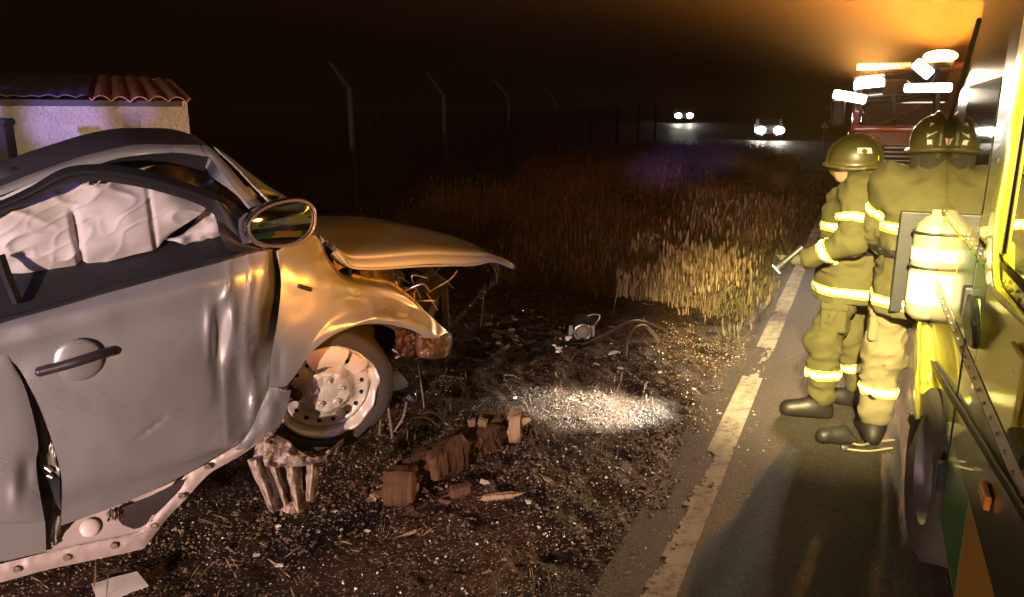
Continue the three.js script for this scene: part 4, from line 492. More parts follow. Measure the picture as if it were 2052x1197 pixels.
  Q('corner_guard', sheet([[[1812, 652, .02], [1826, 648, .05], [1842, 645, .07], [1858, 650, .02], [1888, 680, -.02]], [[1805, 720, .02], [1822, 718, .05], [1838, 716, .08], [1858, 720, .03], [1892, 745, -.02]], [[1808, 790, .02], [1822, 790, .05], [1837, 790, .08], [1856, 788, .03], [1893, 800, -.02]], [[1812, 822, .02], [1826, 830, .05], [1839, 838, .08], [1855, 832, .03], [1891, 846, -.02]]], { nu: 30, nv: 24, th: .012, map: AF }), phy([.3, .27, .04], .35, { clearcoat: .7 }));
  Q('rear_light_strip', sheet([[[1851, 742, .03], [1862, 746, .03]], [[1850, 763, .03], [1861, 765, .03]]], { nu: 4, nv: 4, th: .004, map: AF }), phy([.85, .8, .3], .3));
  // scene lamps on the roof edge: an amber flasher turned on the wreck, a white lamp down the flank
  const sideLamp = (u, h, to, c, k, an, rad) => { const at = road(u, FL - (h > 2 ? .2 : .1), h), dir = to.clone().sub(at).normalize(); Q('side_lamp_body', aim(bx(.26, .14, .1, 0, 0, -.06, .02), dir, at), BLACK); Q('side_lamp', aim(bx(.22, .1, .012, 0, 0, 0, .004), dir, at), glow(c, 5)); spot(c, k, at.clone().addScaledVector(dir, .04), to, an, .9, rad); };
  sideLamp(1.0, 1.5, V(-.66, 1.24, -3.15), AMBER, 52, .26, 4); sideLamp(.5, 2.5, V(1.8, .6, -4.1), [1, .8, .34], 520, .25, 3);
  // front wheel, turned a little
  const wc = road(3.16, FL + 0.075, 0.33), wx = road(0, -1).sub(road(0, 0)).applyAxisAngle(V(0, 1, 0), .09), prof = [[.2, -.1], [.24, -.115], [.31, -.115], [.338, -.09], [.345, 0], [.338, .09], [.31, .115], [.24, .115], [.2, .1]].map(([r, d]) => new THREE.Vector2(r, d));
  Q('tyre', aim(new THREE.LatheGeometry(prof, 60), wx, wc, V(0, 1, 0)), std([.085, .07, .055], .9, { bumpMap: rep(T.fine, 6), bumpScale: .004 }));
  Q('wheel_rim', aim(new THREE.LatheGeometry([[.001, .06], [.06, .062], [.08, .04], [.15, .03], [.19, .07], [.205, .1]].map(([r, d]) => new THREE.Vector2(r, d)), 40), wx, wc, V(0, 1, 0)), STEEL);
  Q('sill_board', merge([bx(.04, .06, 1)].slice(1).concat([rod(road(-1, FL + .05, .3), road(2.7, FL + .05, .3), .03, .03, 8)])), BLACK);
  Q('wing_mirror', aim(bx(.1, .3, .2, 0, 0, 0, .04), road(1, 0).sub(road(0, 0)), road(3.75, FL + .1, 1.52)), BLACK);
  Q('windscreen_gasket', tube([ua(1966, 40), ua(1940, 130), ua(1903, 258), ua(1876, 390)].map(([u, y]) => road(u, FL - .004, y)), .012, 20, 6), BLACK);
  Q('roof_beacon', bx(.5, .12, .9, ...road(1.4, FL + .9, 2.84).toArray(), .04, [0, TURN, 0]), phy([.05, .06, .4], .2, { clearcoat: 1 }));
}
// ---------------------------------------------------------------- fire engine farther up the road, lamps burning, nose towards us
{
  const FU = 13, t = thing('fire_engine', 'fire engine with amber beacon and white work lamps burning beyond the crew', 'fire engine', road(FU, 0.92), TURN), F = (n, g, m, par = t) => part(n, g, m, par, true);
  const RED = phy([.16, .02, .012], .32, { clearcoat: .9 }), L = (px, py, du = 0) => U(px, py, FU + du), w = 2.3, lx = (x, y, z) => road(FU - z, .92 + x, y); // local: right, up, towards us
  const box = (W, H, Dp, x, y, z, r = .04, rx = 0) => { const g = bx(W, H, Dp, 0, 0, 0, r); if (rx) g.rotateX(rx); g.rotateY(TURN); const p = lx(x, y, z); return g.translate(p.x, p.y, p.z); };
  F('cab', box(w, 1.15, 2.2, 0, 1.0, -1.12, .12), RED); F('cab_roof', box(w * .96, .16, 1.7, 0, 2.43, -1.2, .07), RED); F('crew_body', box(w, 2.1, 4.6, 0, 1.5, -4.6, .05), RED);
  F('windscreen', box(w * .86, .84, .05, 0, 1.96, -.3, .02, -.18), phy([.02, .018, .018], .05, { clearcoat: 1 })); for (const s of [-1, 1]) { F('cab_pillar', box(.11, .9, .12, s * w * .46, 1.96, -.32, .03, -.18), RED); F('headlamp', box(.3, .18, .06, s * .8, .82, .02, .03), phy([.5, .5, .5], .1, { clearcoat: 1 })); F('wing_mirror', box(.2, .42, .12, s * 1.32, 1.75, .1, .05), BLACK); F('mirror_arm', rod(lx(s * 1.1, 2.1, -.1), lx(s * 1.3, 1.95, .06), .018), STEEL); for (const z of [-.9, -4.6]) F('wheel', new THREE.CylinderGeometry(.48, .48, .3, 28).rotateZ(Math.PI / 2).rotateY(TURN).translate(...lx(s * 1.0, .48, z).toArray()), RUBBER); }
  F('grille', box(1.3, .34, .05, 0, 1.12, .0, .02), BLACK); F('bumper', box(w + .04, .32, .3, 0, .5, .06, .06), phy([.5, .5, .48], .4)); for (let i = 0; i < 5; i++) F('grille_bar', box(1.24, .02, .03, 0, .99 + i * .065, .03, .006), STEEL);
  F('number_plate', box(.5, .11, .02, 0, .5, .225, .005), phy([.7, .7, .66], .4)); for (const s of [-.45, .45]) F('wiper', rod(lx(s - .3, 1.56, -.16), lx(s + .25, 1.85, -.2), .01), BLACK);
  // light bar with a row of amber lenses, the beacon beside it
  F('light_bar', merge([box(1.3, .1, .24, 0, 0, 0, .03)].map(g => { const a = lx(0, 0, 0), b = L(1812, 132, .1); return g.translate(b.x - a.x, b.y - a.y, b.z - a.z); })), std([.12, .06, .02], .4));
  const lens = glow([1, .5, .14], 1.4); for (let i = 0; i < 9; i++) { const p = L(1758 + i * 8, 131 - i * .25, -.06); F('bar_lamp_lens', new THREE.SphereGeometry(.03, 10, 8).scale(1, 1.2, .5).translate(p.x, p.y, p.z), lens); }
  const bp = L(1885, 113, -.02); F('beacon_lamp', new THREE.SphereGeometry(.15, 20, 12).scale(1.5, .6, 1).rotateY(TURN).translate(bp.x, bp.y, bp.z), glow([1, .62, .16], 26)); F('beacon_base', new THREE.CylinderGeometry(.12, .14, .08, 20).translate(bp.x, bp.y - .12, bp.z), BLACK); spot([1, .42, .09], 120000, bp, bp.clone().add(V(-1, 6, 1.6)), 1.36, 1, 8); spot([1, .42, .09], 1700, bp, bp.clone().add(V(-2, 1.3, 6)), .8, 1, 8);
  const white = glow([1, .93, .8], 14), lamp = (n, px, py, W, H, roll, k, curve = 0) => { const p = L(px, py, -.1), g = bx(W, H * 1.15, .07, 0, 0, 0, H * .5); if (curve) { const a = g.attributes.position; for (let i = 0; i < a.count; i++) a.setY(i, a.getY(i) - curve * a.getX(i) * a.getX(i)); g.computeVertexNormals(); } g.rotateZ(roll).rotateY(TURN).translate(p.x, p.y, p.z); F(n, g, white); const back_ = bx(W * 1.06, H * 1.2, .1, 0, 0, -.085, .02).rotateZ(roll).rotateY(TURN).translate(p.x, p.y, p.z); F('lamp_body', back_, BLACK); if (k) spot([1, .84, .62], k, p.clone().add(lx(0, 0, .06).sub(lx(0, 0, 0))), road(2, -.8, .9), .5, 1, 5); };
  lamp('work_lamp', 1703, 194, .48, .12, -.2, 30); lamp('work_lamp', 1860, 176, .62, .11, .0, 30); lamp('work_lamp', 1850, 138, .3, .14, -.7, 0); lamp('work_lamp', 1742, 160, .42, .12, .1, 25, 1.6); { const q = L(1742, 160, -.2); spot([1, .66, .34], 3000, q, q.clone().add(V(-1, 6, 1.6)), 1.36, 1, 5); }
  // mast arm and brackets that carry the lamps
  F('lamp_rack', merge([rod(L(1690, 200, .05), L(1905, 182, .05), .025), rod(L(1742, 168, .05), L(1760, 140, .05), .02), rod(L(1860, 184, .05), L(1885, 125, .05), .025), rod(L(1790, 186, .05), L(1795, 240, .05), .03), rod(L(1880, 182, .05), L(1880, 240, .05), .03)]), BLACK);
}
// ---------------------------------------------------------------- two cars far off with their headlamps on, facing us where the road bends
function farCar(label, px, py, dist, yaw, col, k) {
  const p = D(px, py, dist), gy = rise(uOf(p.x, p.z)), t = thing('far_car', label, 'car', V(p.x, gy, p.z), yaw, 'cars with headlamps on far up the road'); const C = phy(col, .35, { clearcoat: 1 });
  const sh = new THREE.Shape(); [[2.1, .3], [2.15, .7], [1.2, .95], [.5, 1.42], [-1.2, 1.45], [-2, .98], [-2.1, .35]].forEach(([x, y], i) => i ? sh.lineTo(x, y) : sh.moveTo(x, y)); sh.closePath();
  part('body', new THREE.ExtrudeGeometry(sh, { depth: 1.6, bevelEnabled: true, bevelSize: .05, bevelThickness: .06, bevelSegments: 3 }).translate(0, 0, -.8).rotateY(-Math.PI / 2), C, t);
  part('windscreen', bx(1.4, .02, .78, 0, 1.2, .92, .005, [0, 0, 0]).translate(0, -1.2, -.92).rotateX(.6).translate(0, 1.22, .93), GLASS, t);
  for (const s of [-1, 1]) { part('headlamp', new THREE.SphereGeometry(.32, 14, 10).scale(1.15, .8, .4).translate(s * .62, .68, 2.14), glow([1, .93, .78], k), t); part('fog_lamp', new THREE.SphereGeometry(.07, 10, 8).scale(1.6, .6, .6).translate(s * .5, .38, 2.16), glow([1, .85, .6], k * .12), t); for (const z of [1.3, -1.3]) part('wheel', new THREE.CylinderGeometry(.31, .31, .2, 20).rotateZ(Math.PI / 2).translate(s * .76, .31, z), RUBBER, t); part('door_mirror', bx(.2, .12, .1, s * .95, .98, .7, .03), C, t);
    const q = t.localToWorld(V(s * .62, .68, 2.3)); spot([1, .93, .8], 45, q, t.localToWorld(V(s * .62 - .3, -.1, 24)), .3, .8, 3); }
  part('bumper', bx(1.66, .2, .1, 0, .36, 2.14, .04), BLACK, t); part('number_plate', bx(.5, .1, .02, 0, .5, 2.21, .005), phy([.7, .7, .66], .4), t);
}
farCar('nearer of the two far cars, its headlamps reflecting on the road', 1540, 260, 56, -.28, [.3, .3, .32], 90);
farCar('farther car with headlamps lit, above the blue lit grass', 1366, 240, 86, -.1, [.1, .1, .12], 90);
// ---------------------------------------------------------------- warning triangle on its post
{
  const p = D(1653, 252, 34), t = thing('warning_sign', 'small red and white triangular warning sign on a thin post', 'road sign', V(p.x, rise(uOf(p.x, p.z)) - .02, p.z)); const y0 = p.y - t.position.y, r = .27;
  const tri = (R, d, z) => { const s = new THREE.Shape(); for (let i = 0; i < 3; i++) { const a = Math.PI / 2 + i * 2.0944, x = Math.cos(a) * R, y = Math.sin(a) * R; i ? s.lineTo(x, y) : s.moveTo(x, y); } s.closePath(); return new THREE.ExtrudeGeometry(s, { depth: d, bevelEnabled: false }).translate(0, y0, z); };
  part('post', rod(V(0, 0, -.02), V(0, y0 + .05, -.02), .022), STEEL, t); part('sign_border', tri(r, .012, 0), phy([.85, .2, .08], .45), t); part('sign_face', tri(r * .62, .004, .0125), phy([.8, .78, .7], .5), t); part('sign_symbol', bx(.035, .09, .004, 0, y0 - .01, .019, .001), BLACK, t);
}
// ---------------------------------------------------------------- two firefighters, seen from behind
const TURNOUT = std([.052, .046, .012], .9, { bumpMap: rep(T.cloth, 5), bumpScale: .0012 }), SILVER = phy([.88, .86, .78], .45, { sheen: .2 }), LIME = phy([.62, .74, .06], .5), LEATHER = std([.012, .01, .009], .5), SKIN = std([.42, .25, .17], .6);
const segs = (list, k = .05) => (x, y, z) => { let d = 9; for (const [a, b, ra, rb, kk] of list) { const e = cap(x, y, z, a, b, ra, rb); d = d > 8 ? e : smin(d, e, kk ?? k); } return d; };
const grow = (f, r) => (x, y, z) => f(x, y, z) - r;
const boxOf = (list, pad) => { const lo = [9, 9, 9], hi = [-9, -9, -9]; for (const [a, b, ra, rb] of list) for (const [p, r] of [[a, ra], [b, rb]]) for (let k = 0; k < 3; k++) { lo[k] = Math.min(lo[k], p[k] - r - pad); hi[k] = Math.max(hi[k], p[k] + r + pad); } return [lo, hi]; };
function firefighter(label, pos, yaw, J, opt = {}) {
  const t = thing('person', label, 'firefighter', pos, yaw), sc = opt.scale ?? 1; t.scale.setScalar(sc);
  const H = [], mir = (n, f) => f(n + 'L', 1) || f(n + 'R', -1);
  const body = [[J.pelvis, J.waist, .11, .115], [J.waist, J.chest, .125, .14], [J.chest, J.neck0, .13, .07], [J.neck0, J.head, .058, .06], [J.head, [J.head[0], J.head[1] + .06, J.head[2] + .02], .088, .092], [[J.head[0], J.head[1] - .05, J.head[2] + .05], [J.head[0], J.head[1] - .055, J.head[2] + .07], .045, .035]];
  for (const s of ['L', 'R']) body.push([J['sh' + s], J['el' + s], .055, .045], [J.chest, J['sh' + s], .09, .06], [J['el' + s], J['wr' + s], .043, .033], [J['wr' + s], J['ha' + s], .026, .024], [J['hip' + s], J['kn' + s], .08, .06], [J.pelvis, J['hip' + s], .1, .08], [J['kn' + s], J['an' + s], .058, .042], [J['an' + s], J['to' + s], .042, .035]);
  const f = J.fwd ?? [0, 0, 1], eye = s => [J.head[0] + s * .032 + f[0] * .085, J.head[1] + .015, J.head[2] + f[2] * .085];
  body.push([[J.head[0], J.head[1] + .005, J.head[2] + .088], [J.head[0], J.head[1] - .025, J.head[2] + .108], .012, .016, .015]); for (const s of [-1, 1]) body.push([[J.head[0] + s * .09, J.head[1] + .01, J.head[2] + .005], [J.head[0] + s * .098, J.head[1] - .03, J.head[2]], .014, .012, .01]);
  const bb = boxOf(body, .05); part('body', nets(segs(body), bb[0], bb[1], .015), SKIN, t);
  // coat: torso, skirt and sleeves; trousers; boots; gloves
  const coat = [[[J.pelvis[0], J.pelvis[1] - .17, J.pelvis[2]], J.waist, .215, .185], [J.waist, J.chest, .185, .19], [J.chest, J.neck0, .185, .09], [J.neck0, [J.neck0[0], J.neck0[1] + .07, J.neck0[2] + .01], .085, .088]]; for (const s of ['L', 'R']) coat.push([J.chest, J['sh' + s], .14, .1], [J['sh' + s], J['el' + s], .095, .078], [J['el' + s], J['wr' + s], .076, .062]);
  const crease = (g, a, q) => (x, y, z) => { const d = g(x, y, z); if (Math.abs(d) > .09) return d; const w = vn(x * 7 + 5, y * 7, z * 7) * 2.2, rd = 1 - Math.abs(2 * vn(x * 6 + w, y * 19 + w * 1.5, z * 6) - 1); return d + (fbm(x * q + 3, y * q * 1.4, z * q, 2) - .5) * a * .5 - (rd * rd - .35) * .02; }; const raw = segs(coat, .06), coatF = crease(raw, .075, 11), cut = J.pelvis[1] - .2, coatC = (x, y, z) => Math.max(coatF(x, y, z), cut - y);
  const cb = boxOf(coat, .06); const coatM = part('jacket', nets(coatC, cb[0], cb[1], .0125), TURNOUT, t);
  const legs = []; for (const s of ['L', 'R']) legs.push([J['hip' + s], J['kn' + s], .105, .095], [J['kn' + s], [J['an' + s][0], J['an' + s][1] + .08, J['an' + s][2]], .1, .085]); const legS = segs(legs, .04), legT = J.pelvis[1] - .09, legF = crease((x, y, z) => Math.max(legS(x, y, z), y - legT), .07, 11), lb = boxOf(legs, .05); const legM = part('trousers', nets(legF, lb[0], lb[1], .0125), opt.trousers ?? TURNOUT, t);
  for (const s of ['L', 'R']) { const a = J['an' + s], o = J['to' + s]; const bl = [[[a[0], a[1] + .2, a[2]], a, .072, .062], [a, o, .055, .048], [[a[0], .035, a[2] - .04], [o[0], .035, o[2] + .02], .044, .046]], bf = segs(bl, .04), B = boxOf(bl, .03); part('boot', nets((x, y, z) => Math.max(bf(x, y, z), .004 - y), B[0], B[1], .012), LEATHER, t);
    // glove: palm, four fingers and a thumb, slightly curled
    const w = J['wr' + s], h = J['ha' + s], d = V(...h).sub(V(...w)).normalize(), side = V(...(J['pv' + s] ?? [0, 0, 1])), nrm = d.clone().cross(side).normalize(), gl = [[w, h, .036, .032]], at = (q, a, b, c) => q.clone().addScaledVector(d, a).addScaledVector(side, b).addScaledVector(nrm, c), h0 = V(...h), m = s === 'L' ? 1 : -1;
    [[.031, .075], [.011, .085], [-.01, .08], [-.03, .064]].forEach(([o, L]) => { const a = at(h0, .012, o, 0), b = at(h0, .012 + L * .5, o * 1.06, m * .012), c = at(h0, .012 + L * .88, o * 1.04, m * .04); gl.push([a.toArray(), b.toArray(), .012, .0105, .006], [b.toArray(), c.toArray(), .0105, .009, .006]); }); const q0 = at(h0, -.045, .03, 0), q1 = at(h0, -.01, .056, m * .012), q2 = at(h0, .026, .058, m * .026); gl.push([q0.toArray(), q1.toArray(), .014, .0125, .01], [q1.toArray(), q2.toArray(), .0125, .011, .008]);
    const gb = boxOf(gl, .012); part('glove', nets(segs(gl, .014), gb[0], gb[1], .006), std([.05, .045, .03], .8), t); }
  // reflective bands: lime tape with a silver stripe along its middle
  const band = (F, c, ax, r, w, par, kinds) => { const a = V(...ax).normalize(); for (const [hw, o, m, n] of kinds ?? [[w, .004, LIME, 'reflective_band'], [w * .62, .008, SILVER, 'silver_stripe']]) { const lo = c.map(v => v - r), hi = c.map(v => v + r); const g = nets((x, y, z) => Math.max(F(x, y, z) - o, Math.abs((x - c[0]) * a.x + (y - c[1]) * a.y + (z - c[2]) * a.z) - hw, -(F(x, y, z) + .012), Math.hypot(x - c[0], y - c[1], z - c[2]) - r), lo.map((v, k) => v - .02), hi.map((v, k) => v + .02), .009); if (g.attributes.position.count) part(n, g, m, par); } };
  for (const [c, ax, r, w] of opt.coatBands) band(coatF, c, ax, r, w, coatM); for (const [c, ax, r, w] of opt.legBands) band(legF, c, ax, r, w, legM);
  // helmet: deep shell with brim, comb and badges
  const hc = [J.head[0], J.head[1] + .05, J.head[2] + .005], hs = (x, y, z) => { const X = (x - hc[0]) / .118, Y = (y - hc[1]) / .132, Z = (z - hc[2]) / .145; let e = (Math.hypot(X, Y, Z) - 1) * .12; e = Math.max(e, hc[1] - .07 - y); const br = Math.hypot((x - hc[0]) / .135, (z - hc[2]) / .178) - 1; const b = Math.max(br * .14, Math.abs(y - hc[1] + .055 - .02 * Math.abs(z - hc[2]) / .19) - .01); e = smin(e, b, .02); const cm = Math.max(Math.abs(x - hc[0]) - .012, (Math.hypot((y - hc[1]) / .148, (z - hc[2]) / .158) - 1) * .14); return smin(e, cm, .015); };
  const hm = part('helmet', nets(hs, hc.map((v, k) => v - [.2, .12, .24][k]), hc.map((v, k) => v + [.2, .2, .24][k]), .009), opt.helmetMat, t);
  // neck curtain below the helmet, belt, trouser pockets
  part('neck_curtain', nets((x, y, z) => { const d = Math.hypot((x - hc[0]) / .1, (z - hc[2] + .01) / .115) - 1; return Math.max(Math.abs(d * .1 - .006 * Math.sin(x * 60)) - .006, y - hc[1] + .055, hc[1] - .2 - y, z - hc[2] - .03); }, hc.map((v, k) => v - [.16, .24, .18][k]), hc.map((v, k) => v + [.16, .02, .1][k]), .009), std([.02, .018, .01], .95, { bumpMap: rep(T.cloth, 5), bumpScale: .001 }), hm);
  band(coatF, [0, J.waist[1] - .03, 0], [0, 1, 0], .3, .02, coatM, [[.02, .012, LEATHER, 'belt']]);
  for (const s of ['L', 'R']) { const a = V(...J['hip' + s]).lerp(V(...J['kn' + s]), .62), m = s === 'L' ? 1 : -1; part('pocket', bx(.05, .17, .15, a.x + m * .075, a.y, a.z, .02), opt.trousers ?? TURNOUT, legM); part('pocket_flap', bx(.056, .05, .16, a.x + m * .077, a.y + .075, a.z, .02), opt.trousers ?? TURNOUT, legM); }
  for (const [n, m, pts] of opt.decals ?? []) part(n, sheet(pts.map(r => r.map(([az, el]) => { const a = az * Math.PI / 180, e = el * Math.PI / 180; return V(hc[0] + 2 * .0615 * Math.cos(e) * Math.sin(a), hc[1] + .137 * Math.sin(e), hc[2] + .15 * Math.cos(e) * Math.cos(a)); })), { nu: 10, nv: 8, th: .003, raw: true, toward: null }), m, hm);
  return t;
}
const stand = () => ({ pelvis: [0, .95, 0], waist: [0, 1.1, 0], chest: [0, 1.3, 0], neck0: [0, 1.45, -.01], head: [0, 1.58, .02], shL: [.19, 1.41, 0], shR: [-.19, 1.41, 0], elL: [.25, 1.13, -.03], elR: [-.25, 1.13, -.03], wrL: [.26, .89, .08], wrR: [-.26, .89, .08], haL: [.255, .81, .12], haR: [-.255, .81, .12], hipL: [.1, .92, 0], hipR: [-.1, .92, 0], knL: [.12, .5, .03], knR: [-.12, .5, .03], anL: [.13, .09, -.02], anR: [-.13, .09, -.02], toL: [.16, .05, .15], toR: [-.16, .05, .15] });
const OLIVE = phy([.07, .062, .018], .4, { clearcoat: .5 });
const bandsOn = (J, o = {}) => ({ coat: [[[0, J.pelvis[1] - .13, 0], [0, 1, 0], .36, .032], [[0, J.chest[1] - .1, 0], [0, 1, 0], .215, .03], ...['L', 'R'].map(s => { const a = V(...J['el' + s]).lerp(V(...J['wr' + s]), .62); return [a.toArray(), V(...J['wr' + s]).sub(V(...J['el' + s])).toArray(), .12, .028]; }), ...['L', 'R'].map(s => { const a = V(...J['sh' + s]).lerp(V(...J['el' + s]), .55); return [a.toArray(), V(...J['el' + s]).sub(V(...J['sh' + s])).toArray(), .125, .028]; })], leg: ['L', 'R'].map(s => { const a = V(...J['kn' + s]).lerp(V(...J['an' + s]), .5); return [a.toArray(), V(...J['an' + s]).sub(V(...J['kn' + s])).toArray(), .15, .034]; }) });
// the one on the left, half turned to the wreck, a torch in the hand
let torchAt;
{
  const J = stand(); J.head = [.0, 1.55, .05]; J.elL = [.27, 1.15, .02]; J.wrL = [.24, 1.02, .24]; J.haL = [.22, 1.0, .32]; J.anL = [.15, .09, .1]; J.toL = [.19, .05, .27]; J.knL = [.13, .49, .12]; J.anR = [-.13, .09, -.12]; J.toR = [-.17, .05, .05]; J.knR = [-.12, .48, -.02];
  const b = bandsOn(J), p = G(1678, 826); p.y = 0.006; const yaw = Math.atan2(-.9, -.43);
  const t = firefighter('firefighter in dark turnout gear with lime bands, half turned towards the wreck', p, yaw, J, { scale: .92, helmetMat: OLIVE, coatBands: b.coat, legBands: b.leg, decals: [['helmet_badge', SILVER, [[[95, 30], [130, 30]], [[95, 16], [130, 16]]]], ['helmet_badge', LIME, [[[150, 10], [190, 10]], [[150, -2], [190, -2]]]]] });
  t.updateMatrixWorld(true); torchAt = t.localToWorld(V(.235, 1.02, .345));
}
// the one on the right, from behind, by the nose of the ambulance
let cylAt, cylDir;
{
  const J = stand(); J.shL = [.17, 1.41, .03]; J.shR = [-.17, 1.41, .03]; J.elL = [.2, 1.16, .12]; J.wrL = [.14, 1.02, .32]; J.haL = [.12, 1.0, .4]; J.elR = [-.2, 1.16, .12]; J.wrR = [-.14, 1.02, .32]; J.haR = [-.12, 1.0, .4];
  const b = bandsOn(J), p = G(1798, 890); p.y = 0.006; const fw = road(1, -.06).sub(road(0, 0)), yaw = Math.atan2(fw.x, fw.z), PALE = std([.13, .11, .055], .9, { bumpMap: rep(T.cloth, 5), bumpScale: .0012 });
  const t = firefighter('firefighter with an air cylinder on the back, by the ambulance nose', p, yaw, J, { scale: .97, helmetMat: OLIVE, trousers: PALE, coatBands: b.coat, legBands: b.leg, decals: [['helmet_mark', phy([.85, .85, .85], .3), [[[150, 42], [190, 30]], [[150, 8], [172, 22]]]], ['helmet_mark', phy([.85, .85, .85], .3), [[[152, 4], [162, 4]], [[156, -24], [168, -24]]]], ['helmet_mark', phy([.8, .5, .42], .4), [[[178, 10], [196, 6]], [[180, -16], [196, -20]]]]] });
  t.updateMatrixWorld(true); cylAt = [t.localToWorld(V(.0, .78, -.285)), t.localToWorld(V(.0, 1.3, -.29))]; cylDir = fw;
}
{ // air cylinder in its harness
  const [a, b] = cylAt, ax = b.clone().sub(a).normalize(), L = a.distanceTo(b), t = thing('air_cylinder', 'pale breathing air cylinder strapped to the back of the right firefighter', 'air cylinder', a), pr = [[.001, 0], [.05, .004], [.076, .03], [.082, .06], [.082, L - .1], [.07, L - .05], [.04, L - .015], [.02, L - .005], [.02, L + .02], [.001, L + .02]].map(([r, y]) => new THREE.Vector2(r, y));
  part('cylinder', aim(new THREE.LatheGeometry(pr, 36), ax, a, V(0, 1, 0)), phy([.3, .25, .17], .4, { clearcoat: .5 }), t, true); part('valve', aim(new THREE.CylinderGeometry(.026, .022, .05, 14), ax, a.clone().addScaledVector(ax, -.03), V(0, 1, 0)), STEEL, t, true);
  part('label_band', aim(new THREE.CylinderGeometry(.084, .084, .15, 36, 1, true), ax, a.clone().addScaledVector(ax, .16), V(0, 1, 0)), phy([.7, .66, .6], .5), t, true); part('reflective_band', aim(new THREE.CylinderGeometry(.085, .085, .06, 36, 1, true), ax, a.clone().addScaledVector(ax, .32), V(0, 1, 0)), SILVER, t, true);
  for (const y of [.26, .42]) part('strap', aim(new THREE.TorusGeometry(.087, .006, 6, 36), ax, a.clone().addScaledVector(ax, y)), BLACK, t, true);
  const c = a.clone().addScaledVector(ax, L * .5).addScaledVector(cylDir.clone().normalize(), .085); part('back_plate', aim(bx(.28, .5, .02, 0, 0, 0, .01), cylDir, c), BLACK, t, true);
}
{ // torch: its beam lies on the ground before the wreck
  const to = G(1215, 822), dir = to.clone().sub(torchAt).normalize(), t = thing('torch', 'hand torch held by the left firefighter, lit on the ground', 'torch', torchAt); const back_ = torchAt.clone().addScaledVector(dir, -.08), tip = torchAt.clone().addScaledVector(dir, .1);
  part('barrel', rod(back_, torchAt.clone().addScaledVector(dir, .05), .019, .019, 16), BLACK, t, true); part('torch_head', rod(torchAt.clone().addScaledVector(dir, .05), tip, .021, .034, 18), BLACK, t, true); part('lamp_face', aim(new THREE.CylinderGeometry(.03, .03, .006, 18), dir, tip, V(0, 1, 0)), glow([.9, 1, .86], 12), t, true);
  spot([.95, 1, .84], 95, tip.clone().addScaledVector(dir, .012), to, .32, 1, 2);
}
// ---------------------------------------------------------------- broken wood, wreckage and litter on the shoulder
const WOOD = std([.42, .33, .29], .85, { map: T.wood, bumpMap: T.woodB, bumpScale: .012 }), SPLIT = std([.42, .27, .15], .8, { map: T.grime, bumpMap: T.woodB, bumpScale: .01 });
// a ragged chunk of split timber along a line on the ground (pixels of both ends), its side facing us
function chunk(ax, ay, bx_, by, w, h, seed, lift = 0) {
  const a = onGround(ax, ay), b = onGround(bx_, by), d = b.clone().sub(a), L = d.length(); d.normalize(); const n = V(0, 1, 0).cross(d).normalize(), nu = 34, ns = 16, pos = [], idx = [], uv = [];
  for (let i = 0; i < nu; i++) for (let k = 0; k <= ns; k++) { const t = i / (nu - 1), s = k / ns * 6.2832, e = Math.min(1, Math.min(t, 1 - t) * 4 + .5), rx = Math.sign(Math.cos(s)) * Math.pow(Math.abs(Math.cos(s)), .8), ry = Math.sign(Math.sin(s)) * Math.pow(Math.abs(Math.sin(s)), .75), j = (hash(k % ns, seed, 3) - .5) * .9 + (fbm(t * L * 8 + seed, (k % ns) * .9, seed, 3) - .5) * 1.1; const W = w * (.5 + .3 * j) * e, Hh = h * (.5 + .35 * j) * e, en = (i === 0 || i === nu - 1) ? (hash(k % ns, seed, 8) - .5) * .12 : 0; const p = a.clone().addScaledVector(d, t * L + en).addScaledVector(n, rx * W); p.y += lift + h * .42 + ry * Hh; pos.push(p.x, p.y, p.z); uv.push(t * L * .8, k / ns * .35); }
  for (let i = 0; i < nu - 1; i++) for (let k = 0; k < ns; k++) { const q = i * (ns + 1) + k; idx.push(q, q + 1, q + ns + 1, q + 1, q + ns + 2, q + ns + 1); }
  for (const i of [0, nu - 1]) { const c = pos.length / 3, p = a.clone().addScaledVector(d, i ? L : 0); pos.push(p.x, p.y + lift + h * .42, p.z); uv.push(.5, .5); for (let k = 0; k < ns; k++) { const q = i * (ns + 1) + k; i ? idx.push(q, c, q + 1) : idx.push(q, q + 1, c); } }
  const g = new THREE.BufferGeometry(); g.setAttribute('position', new THREE.Float32BufferAttribute(pos, 3)); g.setAttribute('uv', new THREE.Float32BufferAttribute(uv, 2)); g.setIndex(idx); g.computeVertexNormals(); return g;
}
solo('split_log', 'long splintered log lying on the dirt before the torn wheel', 'log', chunk(786, 1000, 1006, 886, .15, .15, 3), WOOD);
solo('wood_block', 'broken stump end with upright grain, nearest piece of the shattered log', 'wood block', chunk(770, 996, 842, 1000, .12, .15, 5), WOOD);
solo('wood_block', 'brown broken block leaning at the middle of the shattered log', 'wood block', chunk(850, 972, 936, 928, .12, .17, 7), WOOD);
solo('wood_block', 'sawn block with a pale end at the far end of the log', 'wood block', chunk(958, 894, 1002, 880, .1, .2, 9), WOOD);
solo('wood_block', 'short pale block standing apart beyond the far log end', 'wood block', chunk(1018, 882, 1046, 876, .1, .17, 11), SPLIT);
solo('wood_chip', 'small pale chip on top of the log far end, left of the pair', 'wood chip', bx(.04, .07, .03, ...G(946, 852, .14).toArray(), .006, [.2, .3, .1]), SPLIT);
solo('wood_chip', 'small pale chip on top of the log far end, right of the pair', 'wood chip', bx(.05, .075, .03, ...G(966, 852, .15).toArray(), .006, [.1, -.3, -.2]), SPLIT);
solo('wood_splinter', 'long pale splinter lying to the right before the log', 'wood splinter', chunk(962, 1004, 1034, 997, .035, .03, 13), SPLIT);
